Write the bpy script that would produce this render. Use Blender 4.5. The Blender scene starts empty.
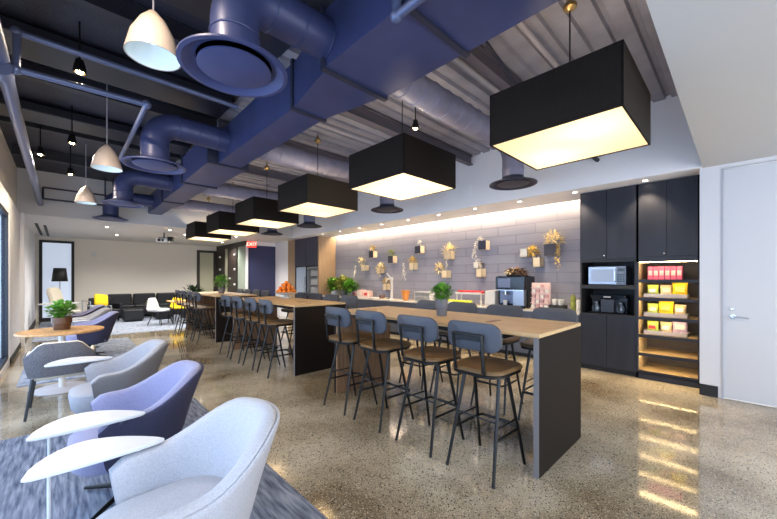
import bpy, bmesh, math, random
from mathutils import Vector, Matrix
random.seed(7)
sc = bpy.context.scene
COL = sc.collection
PI = math.pi

# ------------------------------------------------------------------ camera, world, light, exposure
cam_d = bpy.data.cameras.new('camera')
cam_d.sensor_width = 36.0
cam_d.lens = 338.8 / 777 * 36
cam_d.shift_y = 18.0 / 777
cam_d.clip_start = 0.02
cam_o = bpy.data.objects.new('camera', cam_d)
COL.objects.link(cam_o)
cam_o.location = (0, 0, 1.5)
cam_o.rotation_euler = (PI / 2, 0, -math.atan2(.694, .72))
sc.camera = cam_o

w = bpy.data.worlds.new('sky'); sc.world = w
w.use_nodes = True
bg = w.node_tree.nodes['Background']
bg.inputs[0].default_value = (.88, .94, 1.0, 1)
bg.inputs[1].default_value = 1.3

sc.view_settings.view_transform = 'Standard'
sc.view_settings.look = 'None'
sc.view_settings.gamma = 1
sc.view_settings.use_curve_mapping = False
sc.view_settings.exposure = 0.88


def area(name, loc, rot, sx, sy, power, col=(1, 1, 1)):
    d = bpy.data.lights.new(name, 'AREA'); d.shape = 'RECTANGLE'
    d.size = sx; d.size_y = sy; d.energy = power; d.color = col
    o = bpy.data.objects.new(name, d); COL.objects.link(o)
    o.location = loc; o.rotation_euler = rot
    return o


# daylight through the long window wall, from outside the panes
area('window_daylight', (-.95, 3.2, 1.45), (0, -PI / 2, 0), 2.4, 10.6, 250, (.93, .96, 1.0))
area('rear_fill', (2.6, -3.6, 1.5), (-PI / 2, 0, PI), 6.0, 2.6, 80, (.96, .97, 1.0))  # unseen fill light added behind the camera


# ------------------------------------------------------------------ materials
def lin(c):
    return tuple(((v / 255) / 12.92 if v <= 10 else (((v / 255) + .055) / 1.055) ** 2.4) for v in c)


MATS = {}


def mat(name, rgb, rough=.5, metal=0, noise=0, nscale=20, bump=0, bscale=60, emit=None, estr=0,
        stretch=(1, 1, 1), sheen=0, trans=0, spec=.5, rgb2=None, coat=0):
    if name in MATS:
        return MATS[name]
    m = bpy.data.materials.new(name); m.use_nodes = True
    nt = m.node_tree; b = nt.nodes['Principled BSDF']
    c = lin(rgb)
    b.inputs['Base Color'].default_value = (*c, 1)
    b.inputs['Roughness'].default_value = rough
    b.inputs['Metallic'].default_value = metal
    b.inputs['Specular IOR Level'].default_value = spec
    b.inputs['Coat Weight'].default_value = coat
    if sheen:
        b.inputs['Sheen Weight'].default_value = sheen
    if trans:
        b.inputs['Transmission Weight'].default_value = trans
    if emit:
        b.inputs['Emission Color'].default_value = (*lin(emit), 1)
        b.inputs['Emission Strength'].default_value = estr
    if noise or bump or rgb2:
        tc = nt.nodes.new('ShaderNodeTexCoord'); mp = nt.nodes.new('ShaderNodeMapping')
        mp.inputs['Scale'].default_value = stretch
        nt.links.new(tc.outputs['Object'], mp.inputs['Vector'])
    if noise or rgb2:
        n = nt.nodes.new('ShaderNodeTexNoise'); n.inputs['Scale'].default_value = nscale
        n.inputs['Detail'].default_value = 6
        nt.links.new(mp.outputs[0], n.inputs['Vector'])
        r = nt.nodes.new('ShaderNodeValToRGB')
        r.color_ramp.elements[0].position = .32; r.color_ramp.elements[1].position = .68
        lo = tuple(v * (1 - noise) for v in c) if rgb2 is None else lin(rgb2)
        hi = tuple(min(1, v * (1 + noise)) for v in c) if rgb2 is None else c
        r.color_ramp.elements[0].color = (*lo, 1); r.color_ramp.elements[1].color = (*hi, 1)
        nt.links.new(n.outputs[0], r.inputs[0]); nt.links.new(r.outputs[0], b.inputs['Base Color'])
    if bump:
        n2 = nt.nodes.new('ShaderNodeTexNoise'); n2.inputs['Scale'].default_value = bscale
        nt.links.new(mp.outputs[0], n2.inputs['Vector'])
        bp = nt.nodes.new('ShaderNodeBump'); bp.inputs['Strength'].default_value = bump
        bp.inputs['Distance'].default_value = .01
        nt.links.new(n2.outputs[0], bp.inputs['Height']); nt.links.new(bp.outputs[0], b.inputs['Normal'])
    MATS[name] = m
    return m


def floor_material():
    m = bpy.data.materials.new('polished_concrete'); m.use_nodes = True
    nt = m.node_tree; N = nt.nodes; L = nt.links; b = N['Principled BSDF']
    tc = N.new('ShaderNodeTexCoord')
    big = N.new('ShaderNodeTexNoise'); big.inputs['Scale'].default_value = .9; big.inputs['Detail'].default_value = 8
    L.new(tc.outputs['Object'], big.inputs['Vector'])
    r = N.new('ShaderNodeValToRGB'); e = r.color_ramp.elements
    e[0].position = .38; e[0].color = (*lin((120, 105, 82)), 1); e[1].position = .60; e[1].color = (*lin((186, 175, 154)), 1)
    L.new(big.outputs[0], r.inputs[0])
    # aggregate: dark and pale stones of uneven size
    def stones(scale, thr, col, prev, pick):
        v = N.new('ShaderNodeTexVoronoi'); v.inputs['Scale'].default_value = scale
        L.new(tc.outputs['Object'], v.inputs['Vector'])
        sep = N.new('ShaderNodeSeparateColor'); L.new(v.outputs['Color'], sep.inputs[0])
        a = N.new('ShaderNodeMath'); a.operation = 'GREATER_THAN'; a.inputs[1].default_value = pick
        L.new(sep.outputs[0], a.inputs[0])
        d = N.new('ShaderNodeMath'); d.operation = 'LESS_THAN'; d.inputs[1].default_value = thr
        L.new(v.outputs['Distance'], d.inputs[0])
        k = N.new('ShaderNodeMath'); k.operation = 'MULTIPLY'; L.new(a.outputs[0], k.inputs[0]); L.new(d.outputs[0], k.inputs[1])
        mx = N.new('ShaderNodeMix'); mx.data_type = 'RGBA'
        L.new(k.outputs[0], mx.inputs[0]); L.new(prev, mx.inputs[6]); mx.inputs[7].default_value = (*lin(col), 1)
        return mx.outputs[2]
    c = stones(62, .34, (52, 46, 40), r.outputs[0], .74)
    c = stones(110, .34, (206, 194, 168), c, .60)
    c = stones(130, .38, (36, 33, 30), c, .62)
    L.new(c, b.inputs['Base Color'])
    rr = N.new('ShaderNodeMapRange'); rr.inputs[3].default_value = .045; rr.inputs[4].default_value = .11
    L.new(big.outputs[0], rr.inputs[0]); L.new(rr.outputs[0], b.inputs['Roughness'])
    b.inputs['Specular IOR Level'].default_value = 1.0
    MATS['floor'] = m
    return m


def brick_material():
    m = bpy.data.materials.new('painted_block'); m.use_nodes = True
    nt = m.node_tree; N = nt.nodes; L = nt.links; b = N['Principled BSDF']
    tc = N.new('ShaderNodeTexCoord'); s = N.new('ShaderNodeSeparateXYZ'); cb = N.new('ShaderNodeCombineXYZ')
    L.new(tc.outputs['Object'], s.inputs[0]); L.new(s.outputs[1], cb.inputs[0]); L.new(s.outputs[2], cb.inputs[1])
    br = N.new('ShaderNodeTexBrick')
    br.inputs['Scale'].default_value = 1; br.inputs['Brick Width'].default_value = .82
    br.inputs['Row Height'].default_value = .2; br.inputs['Mortar Size'].default_value = .007
    br.inputs['Color1'].default_value = (*lin((136, 138, 156)), 1)
    br.inputs['Color2'].default_value = (*lin((146, 148, 164)), 1)
    br.inputs['Mortar'].default_value = (*lin((120, 121, 137)), 1)
    L.new(cb.outputs[0], br.inputs['Vector'])
    L.new(br.outputs['Color'], b.inputs['Base Color'])
    n = N.new('ShaderNodeTexNoise'); n.inputs['Scale'].default_value = 45; n.inputs['Detail'].default_value = 8
    L.new(tc.outputs['Object'], n.inputs['Vector'])
    sub = N.new('ShaderNodeMath'); sub.operation = 'MULTIPLY_ADD'; sub.inputs[1].default_value = .35
    inv = N.new('ShaderNodeMath'); inv.operation = 'SUBTRACT'; inv.inputs[0].default_value = 1.0
    L.new(br.outputs['Fac'], inv.inputs[1]); L.new(n.outputs[0], sub.inputs[0]); L.new(inv.outputs[0], sub.inputs[2])
    bp = N.new('ShaderNodeBump'); bp.inputs['Distance'].default_value = .012; bp.inputs['Strength'].default_value = 1.0
    L.new(sub.outputs[0], bp.inputs['Height']); L.new(bp.outputs[0], b.inputs['Normal'])
    b.inputs['Roughness'].default_value = .75
    MATS['brick'] = m
    return m


def glass_material(name, tint=(1, 1, 1), gloss=.08):
    m = bpy.data.materials.new(name); m.use_nodes = True
    nt = m.node_tree; N = nt.nodes; L = nt.links
    N.remove(N['Principled BSDF'])
    t = N.new('ShaderNodeBsdfTransparent'); t.inputs[0].default_value = (*tint, 1)
    g = N.new('ShaderNodeBsdfGlossy'); g.inputs['Roughness'].default_value = .03
    mx = N.new('ShaderNodeMixShader'); mx.inputs[0].default_value = gloss
    L.new(t.outputs[0], mx.inputs[1]); L.new(g.outputs[0], mx.inputs[2])
    L.new(mx.outputs[0], N['Material Output'].inputs[0])
    MATS[name] = m
    return m


M_floor = floor_material(); M_brick = brick_material()
M_glass = glass_material('clear_glass')
M_bluegl = glass_material('blue_glass', (.62, .72, .85), .12)
white = mat('white_paint', (224, 224, 228), .55)
ceilw = mat('ceiling_white', (200, 199, 200), .7)
beige = mat('beige_paint', (222, 216, 206), .7)
soff = mat('soffit_paint', (238, 236, 238), .7)
black = mat('black_metal', (10, 10, 11), .36, .1, spec=.4)
blackm = mat('black_matt', (24, 24, 27), .6)
duct = mat('duct_paint', (58, 65, 104), .42, .15, noise=.12, nscale=3)
ductd = mat('duct_flange_paint', (36, 39, 58), .5)
deckm = mat('deck_paint', (138, 137, 150), .6, noise=.15, nscale=4)
beamm = mat('joist_paint', (88, 84, 96), .6)
pipel = mat('conduit_paint', (150, 146, 156), .5)
pipem = mat('pipe_paint', (88, 96, 126), .35, .3)
piped = mat('dark_pipe_paint', (48, 50, 66), .4, .3)
navy = mat('navy_paint', (52, 56, 92), .6)
cab = mat('cabinet_laminate', (40, 41, 49), .42, spec=.35, noise=.18, nscale=8, stretch=(1, 1, .15))
cabin = mat('cabinet_interior', (34, 32, 32), .5)
counterf = mat('counter_front', (82, 88, 102), .5, noise=.1, nscale=6)
counter_top = mat('counter_top', (212, 204, 194), .25)
wood = mat('light_oak', (208, 178, 132), .4, rgb2=(182, 148, 104), nscale=5, stretch=(9, .6, 9))
wood2 = mat('walnut', (150, 116, 86), .45, rgb2=(112, 82, 58), nscale=5, stretch=(9, 9, .8))
wood3 = mat('table_oak', (206, 160, 104), .4, rgb2=(176, 128, 78), nscale=4, stretch=(8, 1, 8))
tanp = mat('tan_panel', (160, 136, 110), .5, rgb2=(142, 118, 94), nscale=6, stretch=(6, 6, .6))
slabm = mat('dark_slab', (30, 24, 20), .6, spec=.12)
edge = mat('slab_edge', (110, 106, 106), .4)
padm = mat('slate_pad', (68, 71, 80), .55, bump=.15, bscale=120)
seatm = mat('tan_seat', (104, 79, 50), .38, noise=.15, nscale=9)
fab_w = mat('pale_fabric', (180, 179, 184), .9, noise=.10, nscale=130, bump=.4, bscale=260, sheen=.2)
fab_g = mat('grey_fabric', (160, 158, 162), .9, noise=.12, nscale=130, bump=.4, bscale=260)
fab_gd = mat('taupe_fabric', (120, 116, 116), .9, noise=.12, nscale=130)
fab_l = mat('lavender_fabric', (140, 139, 170), .9, noise=.12, nscale=130, bump=.4, bscale=260, sheen=.2)
fab_n = mat('navy_fabric', (54, 54, 78), .9, noise=.15, nscale=130)
fab_c = mat('charcoal_fabric', (96, 94, 98), .9, noise=.3, nscale=90)
fab_cream = mat('cream_fabric', (214, 204, 186), .85)
lam = mat('white_laminate', (222, 221, 219), .25)
chrome = mat('chrome', (200, 202, 206), .18, 1)
steel = mat('steel', (170, 176, 186), .3, .9)
shade = mat('shade_fabric', (26, 20, 16), .6, noise=.2, nscale=60, spec=.15)
dif = bpy.data.materials.new('lamp_diffuser'); dif.use_nodes = True
_N = dif.node_tree.nodes; _L = dif.node_tree.links; _N.remove(_N['Principled BSDF'])
_t = _N.new('ShaderNodeBsdfTranslucent'); _t.inputs[0].default_value = (.95, .87, .72, 1)
_e = _N.new('ShaderNodeEmission'); _e.inputs[0].default_value = (*lin((255, 224, 178)), 1); _e.inputs[1].default_value = .30
_a = _N.new('ShaderNodeAddShader'); _L.new(_t.outputs[0], _a.inputs[0]); _L.new(_e.outputs[0], _a.inputs[1]); _L.new(_a.outputs[0], _N['Material Output'].inputs[0])
bulbm = mat('bulb_glow', (255, 230, 180), .5, emit=(255, 214, 140), estr=60)
ledm = mat('led_strip', (255, 240, 210), .5, emit=(255, 226, 180), estr=38)
leds = mat('shelf_led', (255, 235, 190), .5, emit=(255, 220, 158), estr=26)
dlm = mat('downlight_glow', (255, 245, 230), .5, emit=(255, 240, 220), estr=14)
gold = mat('brass', (176, 150, 104), .3, .9)
dome_out = mat('dome_shade', (172, 158, 150), .4)
dome_in = mat('dome_inside', (226, 236, 236), .4)
leafg = mat('leaf_green', (116, 172, 50), .5, rgb2=(52, 104, 30), nscale=9)
leafy = mat('leaf_yellow_green', (170, 172, 84), .6, rgb2=(116, 128, 50), nscale=14)
leafd = mat('dry_leaf', (244, 232, 190), .7, rgb2=(222, 200, 140), nscale=14)
leafb = mat('brown_leaf', (120, 92, 70), .7, rgb2=(78, 56, 46), nscale=14)
leafw = mat('white_leaf', (232, 228, 216), .7)
leafo = mat('gold_leaf', (236, 208, 112), .6, rgb2=(206, 170, 76), nscale=14)
leafk = mat('deep_leaf', (40, 66, 36), .5, rgb2=(22, 40, 24), nscale=9)
potd = mat('grey_pot', (104, 100, 104), .5)
potc = mat('copper_pot', (96, 66, 46), .35, .4)
rugm = mat('rug_near', (138, 145, 160), .95, rgb2=(62, 71, 94), nscale=4.5, stretch=(10, 1.0, 1), bump=.3, bscale=160)
rugl = mat('rug_far', (160, 167, 180), .95, rgb2=(112, 122, 142), nscale=3.0, stretch=(5, 1.5, 1), bump=.3, bscale=160)
boxd = mat('box_dark', (62, 64, 76), .6)
boxt = mat('box_birch', (220, 203, 174), .6)
boxw = mat('box_white', (224, 220, 212), .6)
pinkc = mat('pink_card', (226, 96, 128), .5)
pinkp = mat('pale_pink_card', (228, 196, 188), .6)
yel = mat('yellow_foil', (240, 206, 40), .35, noise=.15, nscale=30)
lime = mat("lime_foil", (176, 198, 92), .4, noise=.15, nscale=30)
creamf = mat("cream_foil", (206, 186, 150), .4, noise=.2, nscale=30)
violet = mat('violet_foil', (178, 160, 190), .4, noise=.2, nscale=30)
redf = mat('red_card', (206, 50, 60), .5)
orange = mat('orange_peel', (244, 132, 30), .5, bump=.2, bscale=80)
whitep = mat('white_plastic', (206, 206, 206), .35)
greyp = mat('grey_tray', (190, 184, 184), .5)
dscreen = mat('dark_glass', (14, 16, 22), .12)
lscreen = mat('oven_window', (176, 186, 206), .25)
redsign = mat('exit_red', (220, 50, 36), .5, emit=(255, 60, 40), estr=.8)
signlet = mat('exit_letter', (255, 220, 200), .5, emit=(255, 210, 190), estr=1.2)
yelfab = mat('yellow_fabric', (236, 196, 30), .9)
frost = mat('frosted_glass', (186, 184, 158), .4)
frostg = mat('grey_green_glass', (142, 152, 140), .3)
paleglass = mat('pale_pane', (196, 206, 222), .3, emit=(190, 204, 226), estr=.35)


# ------------------------------------------------------------------ mesh builder
class MB:
    def __init__(s): s.bm = bmesh.new()

    def box(s, x0, x1, y0, y1, z0, z1, M=None):
        co = [(x, y, z) for x in (x0, x1) for y in (y0, y1) for z in (z0, z1)]
        if M: co = [M @ Vector(c) for c in co]
        v = [s.bm.verts.new(c) for c in co]
        for f in ((0, 1, 3, 2), (4, 6, 7, 5), (0, 4, 5, 1), (2, 3, 7, 6), (0, 2, 6, 4), (1, 5, 7, 3)):
            s.bm.faces.new([v[i] for i in f])
        return s

    def tube(s, pts, r, seg=10, cap=True, closed=False):
        pts = [Vector(p) for p in pts]; n = len(pts)
        rs = r if isinstance(r, (list, tuple)) else [r] * n
        rings = []
        up = None
        for i, p in enumerate(pts):
            if closed:
                d = pts[(i + 1) % n] - pts[i - 1]
            else:
                d = (pts[min(i + 1, n - 1)] - pts[max(i - 1, 0)])
            d.normalize()
            if up is None:
                up = Vector((0, 0, 1)) if abs(d.z) < .9 else Vector((1, 0, 0))
            a = d.cross(up).normalized(); b = a.cross(d).normalized(); up = b
            k = 1.0
            if 0 < i < n - 1 and not closed:
                e = (pts[i] - pts[i - 1]).normalized()
                k = 1 / max(.5, d.dot(e))
            ring = []
            for j in range(seg):
                t = 2 * PI * j / seg
                ring.append(s.bm.verts.new(p + (a * math.cos(t) + b * math.sin(t)) * rs[i] * (k if k < 1.5 else 1.5)))
            rings.append(ring)
        m = n if closed else n - 1
        for i in range(m):
            A, B = rings[i], rings[(i + 1) % n]
            for j in range(seg):
                s.bm.faces.new((A[j], A[(j + 1) % seg], B[(j + 1) % seg], B[j]))
        if cap and not closed:
            s.bm.faces.new(rings[0][::-1]); s.bm.faces.new(rings[-1])
        return s

    def lathe(s, prof, c=(0, 0, 0), seg=32, caps=True):
        c = Vector(c); rings = []
        for r, z in prof:
            rings.append([s.bm.verts.new(c + Vector((r * math.cos(2 * PI * j / seg), r * math.sin(2 * PI * j / seg), z))) for j in range(seg)])
        for A, B in zip(rings, rings[1:]):
            for j in range(seg):
                s.bm.faces.new((A[j], A[(j + 1) % seg], B[(j + 1) % seg], B[j]))
        if caps:
            if prof[0][0] > 1e-5: s.bm.faces.new(rings[0][::-1])
            if prof[-1][0] > 1e-5: s.bm.faces.new(rings[-1])
        return s

    def prism(s, poly, z0, z1):
        a = [s.bm.verts.new((x, y, z0)) for x, y in poly]; b = [s.bm.verts.new((x, y, z1)) for x, y in poly]
        n = len(poly)
        s.bm.faces.new(a[::-1]); s.bm.faces.new(b)
        for i in range(n): s.bm.faces.new((a[i], a[(i + 1) % n], b[(i + 1) % n], b[i]))
        return s

    def slab(s, poly, layers):
        """poly scaled about its centre at several heights: layers = [(z, scale)...]"""
        cx = sum(p[0] for p in poly) / len(poly); cy = sum(p[1] for p in poly) / len(poly); n = len(poly)
        rings = [[s.bm.verts.new((cx + (x - cx) * k, cy + (y - cy) * k, z)) for x, y in poly] for z, k in layers]
        s.bm.faces.new(rings[0][::-1]); s.bm.faces.new(rings[-1])
        for A, B in zip(rings, rings[1:]):
            for i in range(n): s.bm.faces.new((A[i], A[(i + 1) % n], B[(i + 1) % n], B[i]))
        return s

    def ball(s, c, r, sc_=(1, 1, 1), sub=2):
        M = Matrix.Translation(c) @ Matrix.Diagonal((*[r * k for k in sc_], 1))
        bmesh.ops.create_icosphere(s.bm, subdivisions=sub, radius=1, matrix=M)
        return s

    def leaf(s, p, d, L, W, bend=.25):
        d = d.normalized(); side = d.cross(Vector((0, 0, 1)))
        if side.length < .1: side = Vector((1, 0, 0))
        side.normalize(); nrm = side.cross(d)
        pts = [p, p + d * L * .4 + side * W / 2 + nrm * L * .05, p + d * L - Vector((0, 0, L * bend)), p + d * L * .4 - side * W / 2 + nrm * L * .05]
        mid = p + d * L * .5 - nrm * W * .12
        v = [s.bm.verts.new(q) for q in pts]; m = s.bm.verts.new(mid)
        for i in range(4): s.bm.faces.new((v[i], v[(i + 1) % 4], m))
        return s

    def build(s, name, m, parent=None, smooth=False, bevel=0, sub=0, solid=0):
        if smooth or bevel or sub:
            bmesh.ops.remove_doubles(s.bm, verts=s.bm.verts, dist=1e-6)
        if not solid: bmesh.ops.recalc_face_normals(s.bm, faces=s.bm.faces)
        me = bpy.data.meshes.new(name); s.bm.to_mesh(me); s.bm.free()
        me.materials.append(m)
        if smooth:
            for p in me.polygons: p.use_smooth = True
            try: me.set_sharp_from_angle(angle=math.radians(38))
            except Exception: pass
        o = bpy.data.objects.new(name, me); COL.objects.link(o)
        if parent: o.parent = parent
        if solid:
            k = o.modifiers.new('s', 'SOLIDIFY'); k.thickness = solid
        if bevel:
            k = o.modifiers.new('b', 'BEVEL'); k.width = bevel; k.segments = 2; k.limit_method = 'ANGLE'
        if sub:
            k = o.modifiers.new('u', 'SUBSURF'); k.levels = sub; k.render_levels = sub
        return o


def tag(o, label, cat, group=None):
    o['label'] = label; o['category'] = cat
    if group: o['group'] = group
    return o


def thing(name, label, cat, loc=(0, 0, 0), rz=0, group=None):
    o = bpy.data.objects.new(name, None); COL.objects.link(o)
    o.empty_display_size = .1
    o.location = loc; o.rotation_euler = (0, 0, rz)
    return tag(o, label, cat, group)


def struct(name, mb, m, parent=None, **k):
    o = mb.build(name, m, parent, **k)
    if not parent: o['kind'] = 'structure'
    return o


def dup(root, loc, rz, label, group=None):
    r = root.copy(); COL.objects.link(r); r.location = loc; r.rotation_euler = (0, 0, rz)
    r['label'] = label
    if group: r['group'] = group
    def rec(a, b):
        for ch in list(a.children):
            c = ch.copy(); COL.objects.link(c); c.parent = b
            rec(ch, c)
    rec(root, r)
    return r


def rrect(w, h, r, n=5, cx=0, cy=0):
    out = []
    for sx, sy, a0 in ((1, 1, 0), (-1, 1, 90), (-1, -1, 180), (1, -1, 270)):
        for i in range(n + 1):
            a = math.radians(a0 + 90 * i / n)
            out.append((cx + sx * (w / 2 - r) + r * math.cos(a), cy + sy * (h / 2 - r) + r * math.sin(a)))
    return out


def point(name, loc, power, col, rad=.08, parent=None):
    d = bpy.data.lights.new(name, 'POINT'); d.energy = power; d.color = col; d.shadow_soft_size = rad
    o = bpy.data.objects.new(name, d); COL.objects.link(o); o.location = loc
    if parent: o.parent = parent
    return o


def spot(name, loc, power, col, ang=80, parent=None, rot=(0, 0, 0), rad=.04):
    d = bpy.data.lights.new(name, 'SPOT'); d.energy = power; d.color = col; d.shadow_soft_size = rad
    d.spot_size = math.radians(ang); d.spot_blend = .6
    o = bpy.data.objects.new(name, d); COL.objects.link(o); o.location = loc; o.rotation_euler = rot
    if parent: o.parent = parent
    return o


# ------------------------------------------------------------------ structure
XL, XR, XB, YE = -.65, 5.9, 6.9, 10.93          # left wall, door wall, block wall, far bulkhead
HC, HD = 2.9, 3.9                               # dropped ceiling, deck
struct('floor', MB().box(XL - .25, 7.1, -3.2, 16.8, -.1, 0), M_floor)

# right: door wall, its door and the return beside the cabinets
struct('wall_right', MB().box(XR, XR + .12, .19, .36, .14, HC).box(XR, XR + .12, -.83, .19, 2.86, HC)
       .box(XR, XR + .12, -3.2, -.83, 0, HC).box(XR + .02, XB, .31, .36, 0, HC).box(XR, XR + .12, .152, .19, 0, 2.86), mat('door_wall_paint', (206, 206, 210), .6))
struct('baseboard_right', MB().box(XR - .012, XR + .02, .19, .362, 0, .135), blackm)
dr = struct('door_1', MB().box(XR + .02, XR + .065, -.79, .140, .012, 2.835), mat('door_paint', (196, 197, 202), .5), bevel=.003)
MB().lathe([(0.028, 0), (.028, .012), (.012, .014), (.012, .05)], seg=20).build('handle_rose', chrome, dr, smooth=True).matrix_local = Matrix.Translation((XR + .02, .06, 1.02)) @ Matrix.Rotation(-PI / 2, 4, 'Y')
MB().tube([(XR - .03, .06, 1.02), (XR - .035, -.02, 1.018), (XR - .032, -.075, 1.012)], .009).build('door_handle', chrome, dr, smooth=True)
MB().lathe([(0.02, 0), (.02, .012), (.012, .014), (.0, .014)], seg=20).build('lock_cylinder', chrome, dr, smooth=True).matrix_local = Matrix.Translation((XR + .02, .07, 1.11)) @ Matrix.Rotation(-PI / 2, 4, 'Y')
struct('trim_1', MB().box(XR - .008, XR, .14, .158, 0, 2.845).box(XR - .008, XR, -.8, .158, 2.838, 2.85), mat('door_trim', (168, 170, 180), .5))

# block wall, its reveal, cove and soffit
struct('wall_back', MB().box(XB, XB + .15, .31, 11.4, 0, 3.1), M_brick)
struct('ceiling_soffit', MB().box(5.85, 6.72, .33, YE + .05, HC, HC + .06).box(5.85, 5.91, .33, YE + .05, HC + .06, HD + .15).box(6.68, 6.72, .4, 9.78, HC + .06, 3.08)
       .box(6.72, XB, .36, 9.85, 3.06, 3.1), soff)
ceiln = mat('near_ceiling_paint', (182, 181, 180), .75)
struct('ceiling_near', MB().box(XL - .1, XB, -3.2, .33, HC, HC + .06).box(XL - .1, 5.85, .28, .33, HC + .06, HD + .15), ceiln)
struct('ceiling_far', MB().box(XL - .1, XB, YE, 16.6, HC, HC + .06).box(XL - .1, 5.9, YE, YE + .06, HC + .06, HD + .15), ceilw)
cl = MB().box(6.80, 6.86, .45, 9.75, 3.015, 3.035).build('cove_light', ledm)
tag(cl, 'long warm light strip hidden in the slot above the block wall', 'light')

# corrugated deck above (ribs run across the room)
darkdeck = mat('dark_deck', (38, 38, 50), .6, noise=.2, nscale=5, bump=.5, bscale=40)  # darker colour for the lounge part of the deck
y = .3; prof = []
while y < YE + .1:
    prof += [(y, HD), (y + .13, HD), (y + .145, HD + .04), (y + .185, HD + .04), (y + .20, HD)]; y += .20
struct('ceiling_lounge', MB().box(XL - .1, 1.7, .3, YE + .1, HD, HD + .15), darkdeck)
for nm, xa, xb, m_ in (('ceiling_deck', 1.7, 5.9, deckm),):
    mb = MB()
    a = [mb.bm.verts.new((xa, p[0], p[1])) for p in prof]; b = [mb.bm.verts.new((xb, p[0], p[1])) for p in prof]
    for i in range(len(prof) - 1):
        if prof[i] != prof[i + 1]: mb.bm.faces.new((a[i], a[i + 1], b[i + 1], b[i]))
    mb.box(xa, xb, .3, YE + .1, HD + .07, HD + .15)
    struct(nm, mb, m_)
JN = ('above the first hanging box lamp', 'just beyond the second hanging box lamp', 'beyond the third hanging box lamp', 'beyond the fourth hanging box lamp', 'closest to the far bulkhead')
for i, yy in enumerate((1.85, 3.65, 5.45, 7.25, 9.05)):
    for xa, xb, m_, nn in ((XL, 1.69, mat('dark_joist', (30, 30, 40), .5), 'dark steel joist on the lounge side, '), (1.71, 5.84, beamm, 'grey steel joist on the kitchen side, ')):  # lounge end of each joist in a darker colour
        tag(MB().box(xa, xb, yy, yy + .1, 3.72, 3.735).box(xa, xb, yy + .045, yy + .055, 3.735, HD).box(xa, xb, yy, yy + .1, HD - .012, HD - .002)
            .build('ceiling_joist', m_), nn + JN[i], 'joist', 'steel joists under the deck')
for i, (yy, xa, xb) in enumerate(((2.75, XL, 1.6), (4.6, XL, 1.6), (6.6, XL, 1.6))):
    tag(MB().box(xa, xb, yy, yy + .5, 3.74, 3.86).build('flat_duct', mat('dark_duct_paint', (24, 25, 36), .4), bevel=.01), 'dark flat duct under the lounge deck, ' + ('by the nearest dome lamp', 'behind the white pipe loop', 'above the small spotlights')[i], 'duct', 'flat dark ducts over the lounge')
for i, (yy, r) in enumerate(((1.38, .028), (2.08, .04), (4.35, .03), (6.3, .03), (8.3, .03))):
    tag(MB().tube([(2.3, yy, 3.80), (5.85, yy, 3.80)], r, 12).build('ceiling_conduit', pipel, smooth=True),
        ['slim pale conduit crossing the ceiling over the nearest box lamp', 'thick pale conduit just past the nearest box lamp', 'pale conduit crossing over the third box lamp',
         'pale conduit crossing between third and fourth box lamps', 'pale conduit crossing over the fifth box lamp'][i], 'pipe', 'pale conduits under the deck')

# left: window wall
struct('wall_left', MB().box(XL - .12, XL, 8.75, YE + .06, 0, HC).box(XL - .12, XL, -3.2, 8.75, 2.60, HC).box(XL - .12, XL, -3.2, 8.75, 0, .10)
       .box(XL - .12, XL - .0, YE + .06, 16.6, 0, HC).box(XL, XL + .06, 10.75, YE + .06, 0, HC), white)
struct('wall_left_upper', MB().box(XL - .2, XL - .06, .3, YE + .06, HC, HD + .1), beige)
struct('baseboard_left', MB().box(XL, XL + .015, 8.75, 10.75, 0, .1).box(XL, XL + .015, YE + .06, 16.5, 0, .1), blackm)
ys = [-3.0, -1.35, .3, 1.98, 3.66, 5.34, 7.02, 8.7]
for i in range(7):
    y0, y1 = ys[i], ys[i + 1]
    wf = MB().box(XL - .09, XL - .01, y0, y0 + .05, .1, 2.6).box(XL - .09, XL - .01, y1 - .05, y1, .1, 2.6).box(XL - .09, XL - .01, y0, y1, .1, .16).box(XL - .09, XL - .01, y0, y1, 2.54, 2.6)
    wo = struct('window_%d' % (i + 1), wf, mat('window_frame', (30, 32, 40), .45))
    MB().box(XL - .055, XL - .045, y0 + .05, y1 - .05, .16, 2.54).build('window_pane', M_bluegl, wo)

# far wall with glazed door
FY = 16.5
struct('wall_far', MB().box(XL - .12, -.56, FY, FY + .12, 0, HC).box(-.56, .32, FY, FY + .12, 2.78, HC).box(.32, 4.25, FY, FY + .12, 0, HC).box(4.25, 5.2, FY, FY + .12, 2.70, HC), beige)
d2 = struct('door_2', MB().box(-.56, -.48, FY - .03, FY + .05, 0, 2.78).box(.24, .32, FY - .03, FY + .05, 0, 2.78).box(-.48, .24, FY - .03, FY + .05, 2.70, 2.78).box(-.48, .24, FY - .03, FY + .05, 0, .12), blackm)
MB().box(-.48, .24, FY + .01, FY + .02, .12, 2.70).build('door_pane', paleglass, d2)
struct('baseboard_far', MB().box(.32, 4.25, FY - .015, FY, 0, .1), blackm)
frm = mat('dark_frame_wood', (44, 36, 32), .45)
d3 = struct('door_3', MB().box(4.25, 4.36, FY - .04, FY + .05, 0, 2.70).box(4.92, 5.05, FY - .04, FY + .05, 0, 2.70).box(4.36, 4.92, FY - .04, FY + .05, 2.60, 2.70), frm)
MB().box(4.36, 4.92, FY, FY + .02, 0, 2.60).build('door_leaf', frost, d3)
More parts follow.
